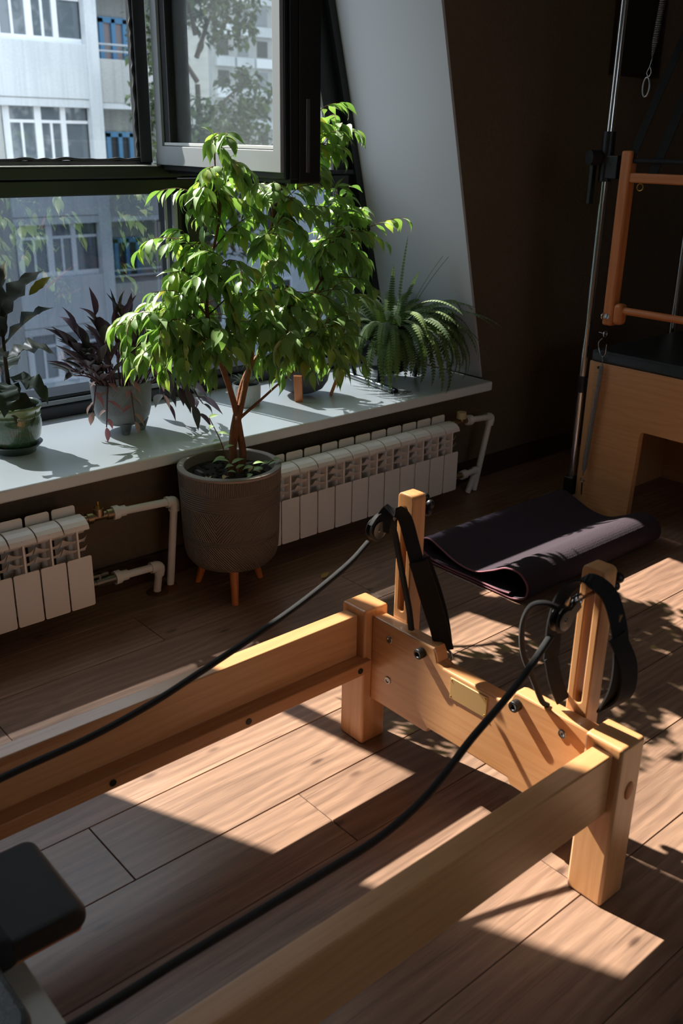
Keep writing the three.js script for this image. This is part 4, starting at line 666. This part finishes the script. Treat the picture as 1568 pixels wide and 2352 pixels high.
{
  const t = thing('picture_frame', 'thin dark picture frame hanging on the dark wall behind the pole', 'picture', [2.59, 1.67, ZW]);
  const r = (a, b, c, d) => [[a, c], [b, c], [b, d], [a, d]];
  mesh('frame', prism(r(-0.175, 0.175, 0, 0.55), 0.03, 0.002, [r(-0.16, 0.16, 0.015, 0.535)]), std(0x2b1c12, 0.5), t);
  mesh('picture', bx(-0.161, 0.161, 0.014, 0.536, 0.001, 0.012), std(0x101210, 0.25), t);
}
// ---------------------------------------------------------------- outside
const concrete = (a, b, s, rep) => dataTex(512, 512, (u, v) => { const n = noise(u * 6 + s, v * 4, 6, 4), st = noise(u * 60 + s, v * 3, 60, 3), f = noise(u * 140, v * 140, 140, 140); return mix3(a, b, clamp(0.4 * n + 0.35 * st * st + 0.3 * f)); }, true, rep);
{
  const base = -10;
  structure('ground', bx(-60, 140, base - 0.2, base, -140, -1.9), std(0x6f7270, 0.95), 'street level far below the window').userData.category = 'ground';
  structure('wall_outer', bx(-14, 14, base, -0.2, -1.9, -1.83), std(0xb9b4a8, 0.9), 'own facade below the window').userData.category = 'wall';
  const ZF = -22, b = thing('apartment_building', 'pale grey concrete apartment block with white window frames and blue doors', 'building', [9, base, ZF]);
  const put = (n, geo, m, parent = b) => mesh(n, merge(Array.isArray(geo) ? geo : [geo]).translate(-9, -base, -ZF), m, parent);
  const cA = std(0xffffff, 0.9, { map: concrete([196, 202, 206], [164, 172, 178], 1, [0.35, 0.35]) }), cB = std(0xffffff, 0.9, { map: concrete([172, 176, 176], [134, 138, 138], 7, [0.3, 0.3]) }), cW = std(0xd0d6dc, 0.6), cBlue = std(0x4f86b0, 0.6), cDark = std(0x22282c, 0.6), cPane = phys({ color: 0x5a646c, roughness: 0.1, clearcoat: 1, clearcoatRoughness: 0.05 }), cCurt = std(0x9aa0a6, 0.9), cPink = std(0x8f8688, 0.9), rail = std(0x9aa2a8, 0.6);
  const U = (g) => grain(g, 0, 0, 0);
  // back wall of the block and its ends
  put('wall', U(bx(-30, 13.6, base, 9.5, ZF - 8, ZF - 1.2)), cB);
  const F = 2.74; // storey
  const parapet = (x0, x1, y0, y1, m) => put('parapet', U(bx(x0, x1, y0, y1, ZF - 1.2, ZF, 0.02)), m);
  for (let k = -3; k <= 2; k++) {
    const dy = k * F; const bay = (x0, glazed) => {
      const x1 = x0 + 2.45;
      parapet(x0 - 0.1, x1, 2.17 + dy, 3.41 + dy, cA);
      const wy0 = 3.45 + dy, wy1 = 4.88 + dy;
      const w = put('window', [bx(x0, x1 - 0.12, wy0 - 0.04, wy0 + 0.08, ZF - 0.3, ZF - 0.2), bx(x0, x1 - 0.12, wy1 - 0.06, wy1 + 0.03, ZF - 0.3, ZF - 0.2), ...[0, 0.8, 1.48, 2.2].map((o) => bx(x0 + o, x0 + o + (o === 0.8 || o === 0 ? 0.17 : 0.13), wy0, wy1, ZF - 0.305, ZF - 0.195)), bx(x0, x1 - 0.12, wy0 + 0.9, wy0 + 0.97, ZF - 0.29, ZF - 0.21), bx(x0 + 0.44, x0 + 0.5, wy0, wy0 + 0.9, ZF - 0.28, ZF - 0.22), bx(x0 + 1.2, x0 + 1.26, wy0, wy0 + 0.9, ZF - 0.28, ZF - 0.22)], cW);
      for (const [a, c2] of [[0.15, 0.8], [0.95, 1.48], [1.6, 2.2]]) put('window_pane', bx(x0 + a, x0 + c2, wy0 + 0.05, wy1 - 0.05, ZF - 0.27, ZF - 0.25), cPane, w);
      put('curtain', bx(x0 + 0.1, x1 - 0.2, wy0, wy1, ZF - 0.5, ZF - 0.48), k % 2 ? cCurt : cDark);
    };
    bay(8.52); bay(5.4); bay(2.2);
    // recessed balcony with blue door
    parapet(10.98, 13.55, 2.11 + dy, 3.12 + dy, cB);
    const d = put('balcony_door', [bx(11.7, 11.82, 2.15 + dy, 4.15 + dy, ZF - 1.22, ZF - 1.1), bx(12.38, 12.5, 2.15 + dy, 4.15 + dy, ZF - 1.22, ZF - 1.1), bx(11.7, 12.5, 4.05 + dy, 4.18 + dy, ZF - 1.22, ZF - 1.1), bx(12.05, 12.16, 2.15 + dy, 4.15 + dy, ZF - 1.22, ZF - 1.1), bx(11.7, 12.5, 2.15 + dy, 2.95 + dy, ZF - 1.2, ZF - 1.12)], cBlue);
    put('door_pane', bx(11.8, 12.4, 2.95 + dy, 4.1 + dy, ZF - 1.2, ZF - 1.18), k === 0 ? cPink : cDark, d);
    put('balcony_rail', [rod([10.98, 3.3 + dy, ZF - 0.05], [13.5, 3.3 + dy, ZF - 0.05], 0.025), rod([10.98, 3.45 + dy, ZF - 0.05], [13.5, 3.45 + dy, ZF - 0.05], 0.025)], rail);
    put('balcony_slab', U(bx(8.4, 13.6, 4.72 + dy, 4.9 + dy, ZF - 1.2, ZF - 0.02)), cA);
  }
  put('pillar', U(bx(10.72, 11.04, base, 9.5, ZF - 1.2, ZF + 0.05)), cA);
  put('pillar', U(bx(13.4, 13.65, base, 9.5, ZF - 1.2, ZF + 0.02)), cA);
  put('pillar', U(bx(7.85, 8.42, base, 9.5, ZF - 1.2, ZF - 0.02)), cB);
  // low neighbour, seen through the lower right panes
  const nb = thing('low_building', 'low grey building with a few dark windows beyond the ficus', 'building', [20, base, -26]);
  const put2 = (n, geo, m, parent = nb) => mesh(n, merge(Array.isArray(geo) ? geo : [geo]).translate(-20, -base, 26), m, parent);
  put2('wall', U(bx(14.5, 48, base, 0.4, -36, -26)), cA); put2('roof_edge', U(bx(14.4, 48.1, 0.3, 0.6, -36.1, -25.9)), cB);
  for (let i = 0; i < 9; i++) for (let k = 0; k < 3; k++) { const w = put2('window', bx(16 + i * 3, 17.2 + i * 3, -1.9 - k * 2.8, -0.5 - k * 2.8, -26.05, -25.95), cW); put2('window_pane', bx(16.1 + i * 3, 17.1 + i * 3, -1.8 - k * 2.8, -0.6 - k * 2.8, -26.0, -25.93), cDark, w); }
  // far tower block
  const tw = thing('tower_block', 'tall grey tower block with rows of windows seen through the open sash', 'building', [33, base, -45]);
  const put3 = (n, geo, m, parent = tw) => mesh(n, merge(Array.isArray(geo) ? geo : [geo]).translate(-33, -base, 45), m, parent);
  put3('wall', U(bx(29.6, 50, base, 30, -56, -45)), cB);
  for (let i = 0; i < 9; i++) for (let k = 0; k < 9; k++) { const x = 30.2 + i * 1.3, y = -0.8 + k * 1.55; if (rnd() < 0.92) put3('window', bx(x, x + 0.7, y, y + 0.8, -45.05, -44.97), rnd() < 0.7 ? cDark : cPane); put3('window_sill', bx(x - 0.2, x + 0.95, y - 0.55, y - 0.08, -45.0, -44.75), rnd() < 0.6 ? cA : cW); }
  // trees between the blocks
  const treeMats = [leafMat(0.06, 0.10, 0.03, 0.3, 0.0), leafMat(0.09, 0.14, 0.04, 0.3, 0.0), leafMat(0.035, 0.06, 0.025, 0.25, 0.0)];
  const tree = (x, z, y1, blobs, label, n) => {
    const t = thing('tree', label, 'tree', [x, base, z]);
    mesh('trunk', taper([V(0, 0, 0), V(0.15, 5, 0), V(0, y1 - base - 1, 0)], 0.22, 0.06, 12, 8), std(0x4a3d30, 0.9), t);
    const bl = leafGeo(0.25, 0.13, 0.2, 0.3, 0.2, 0, 0.45, 2), per = treeMats.map(() => []);
    for (const [bx0, by, bz, r, dens] of blobs) {
      mesh('bough', taper([V(0, by - base - r * 1.2, 0), V((bx0 - x) * 0.5, by - base - r * 0.3, (bz - z) * 0.5), V(bx0 - x, by - base + r * 0.4, bz - z)], 0.06, 0.015, 8, 6), std(0x4a3d30, 0.9), t);
      for (let i = 0; i < n * dens; i++) { const u = V(rr(-1, 1), rr(-1, 1), rr(-1, 1)); if (u.length() > 1) { i--; continue; } const P = V(bx0 - x, by - base, bz - z).addScaledVector(u, r); per[Math.floor(rnd() * 3)].push(bl.clone().applyMatrix4(aim(P, V(rr(-1, 1), rr(-1, 0.4), rr(-1, 1)), V(rr(-0.5, 0.5), 1, rr(-0.5, 0.5)), rr(0.6, 1.2)))); }
    }
    per.forEach((p, i) => { const m = mesh('foliage', merge(p), treeMats[i], t); m.userData.kind = 'stuff'; });
  };
  tree(11.95, -19, 3.5, [[11.47, 4.77, -19.0, 1.04, 0.8], [12.75, 4.21, -19.0, 0.96, 0.9], [10.9, 3.41, -19.0, 0.72, 0.5], [11.55, 1.08, -18.6, 1.21, 1.3], [12.91, 1.24, -19.0, 1.04, 1], [10.82, 2.04, -19.0, 0.64, 0.45], [13.88, 2.36, -19.8, 0.72, 0.4], [12.03, -0.21, -18.6, 1.29, 1.3], [13.39, 5.26, -19.8, 0.88, 0.5]], 'leafy green tree in front of the far tower block', 900);
}
renderer.render(scene, camera);
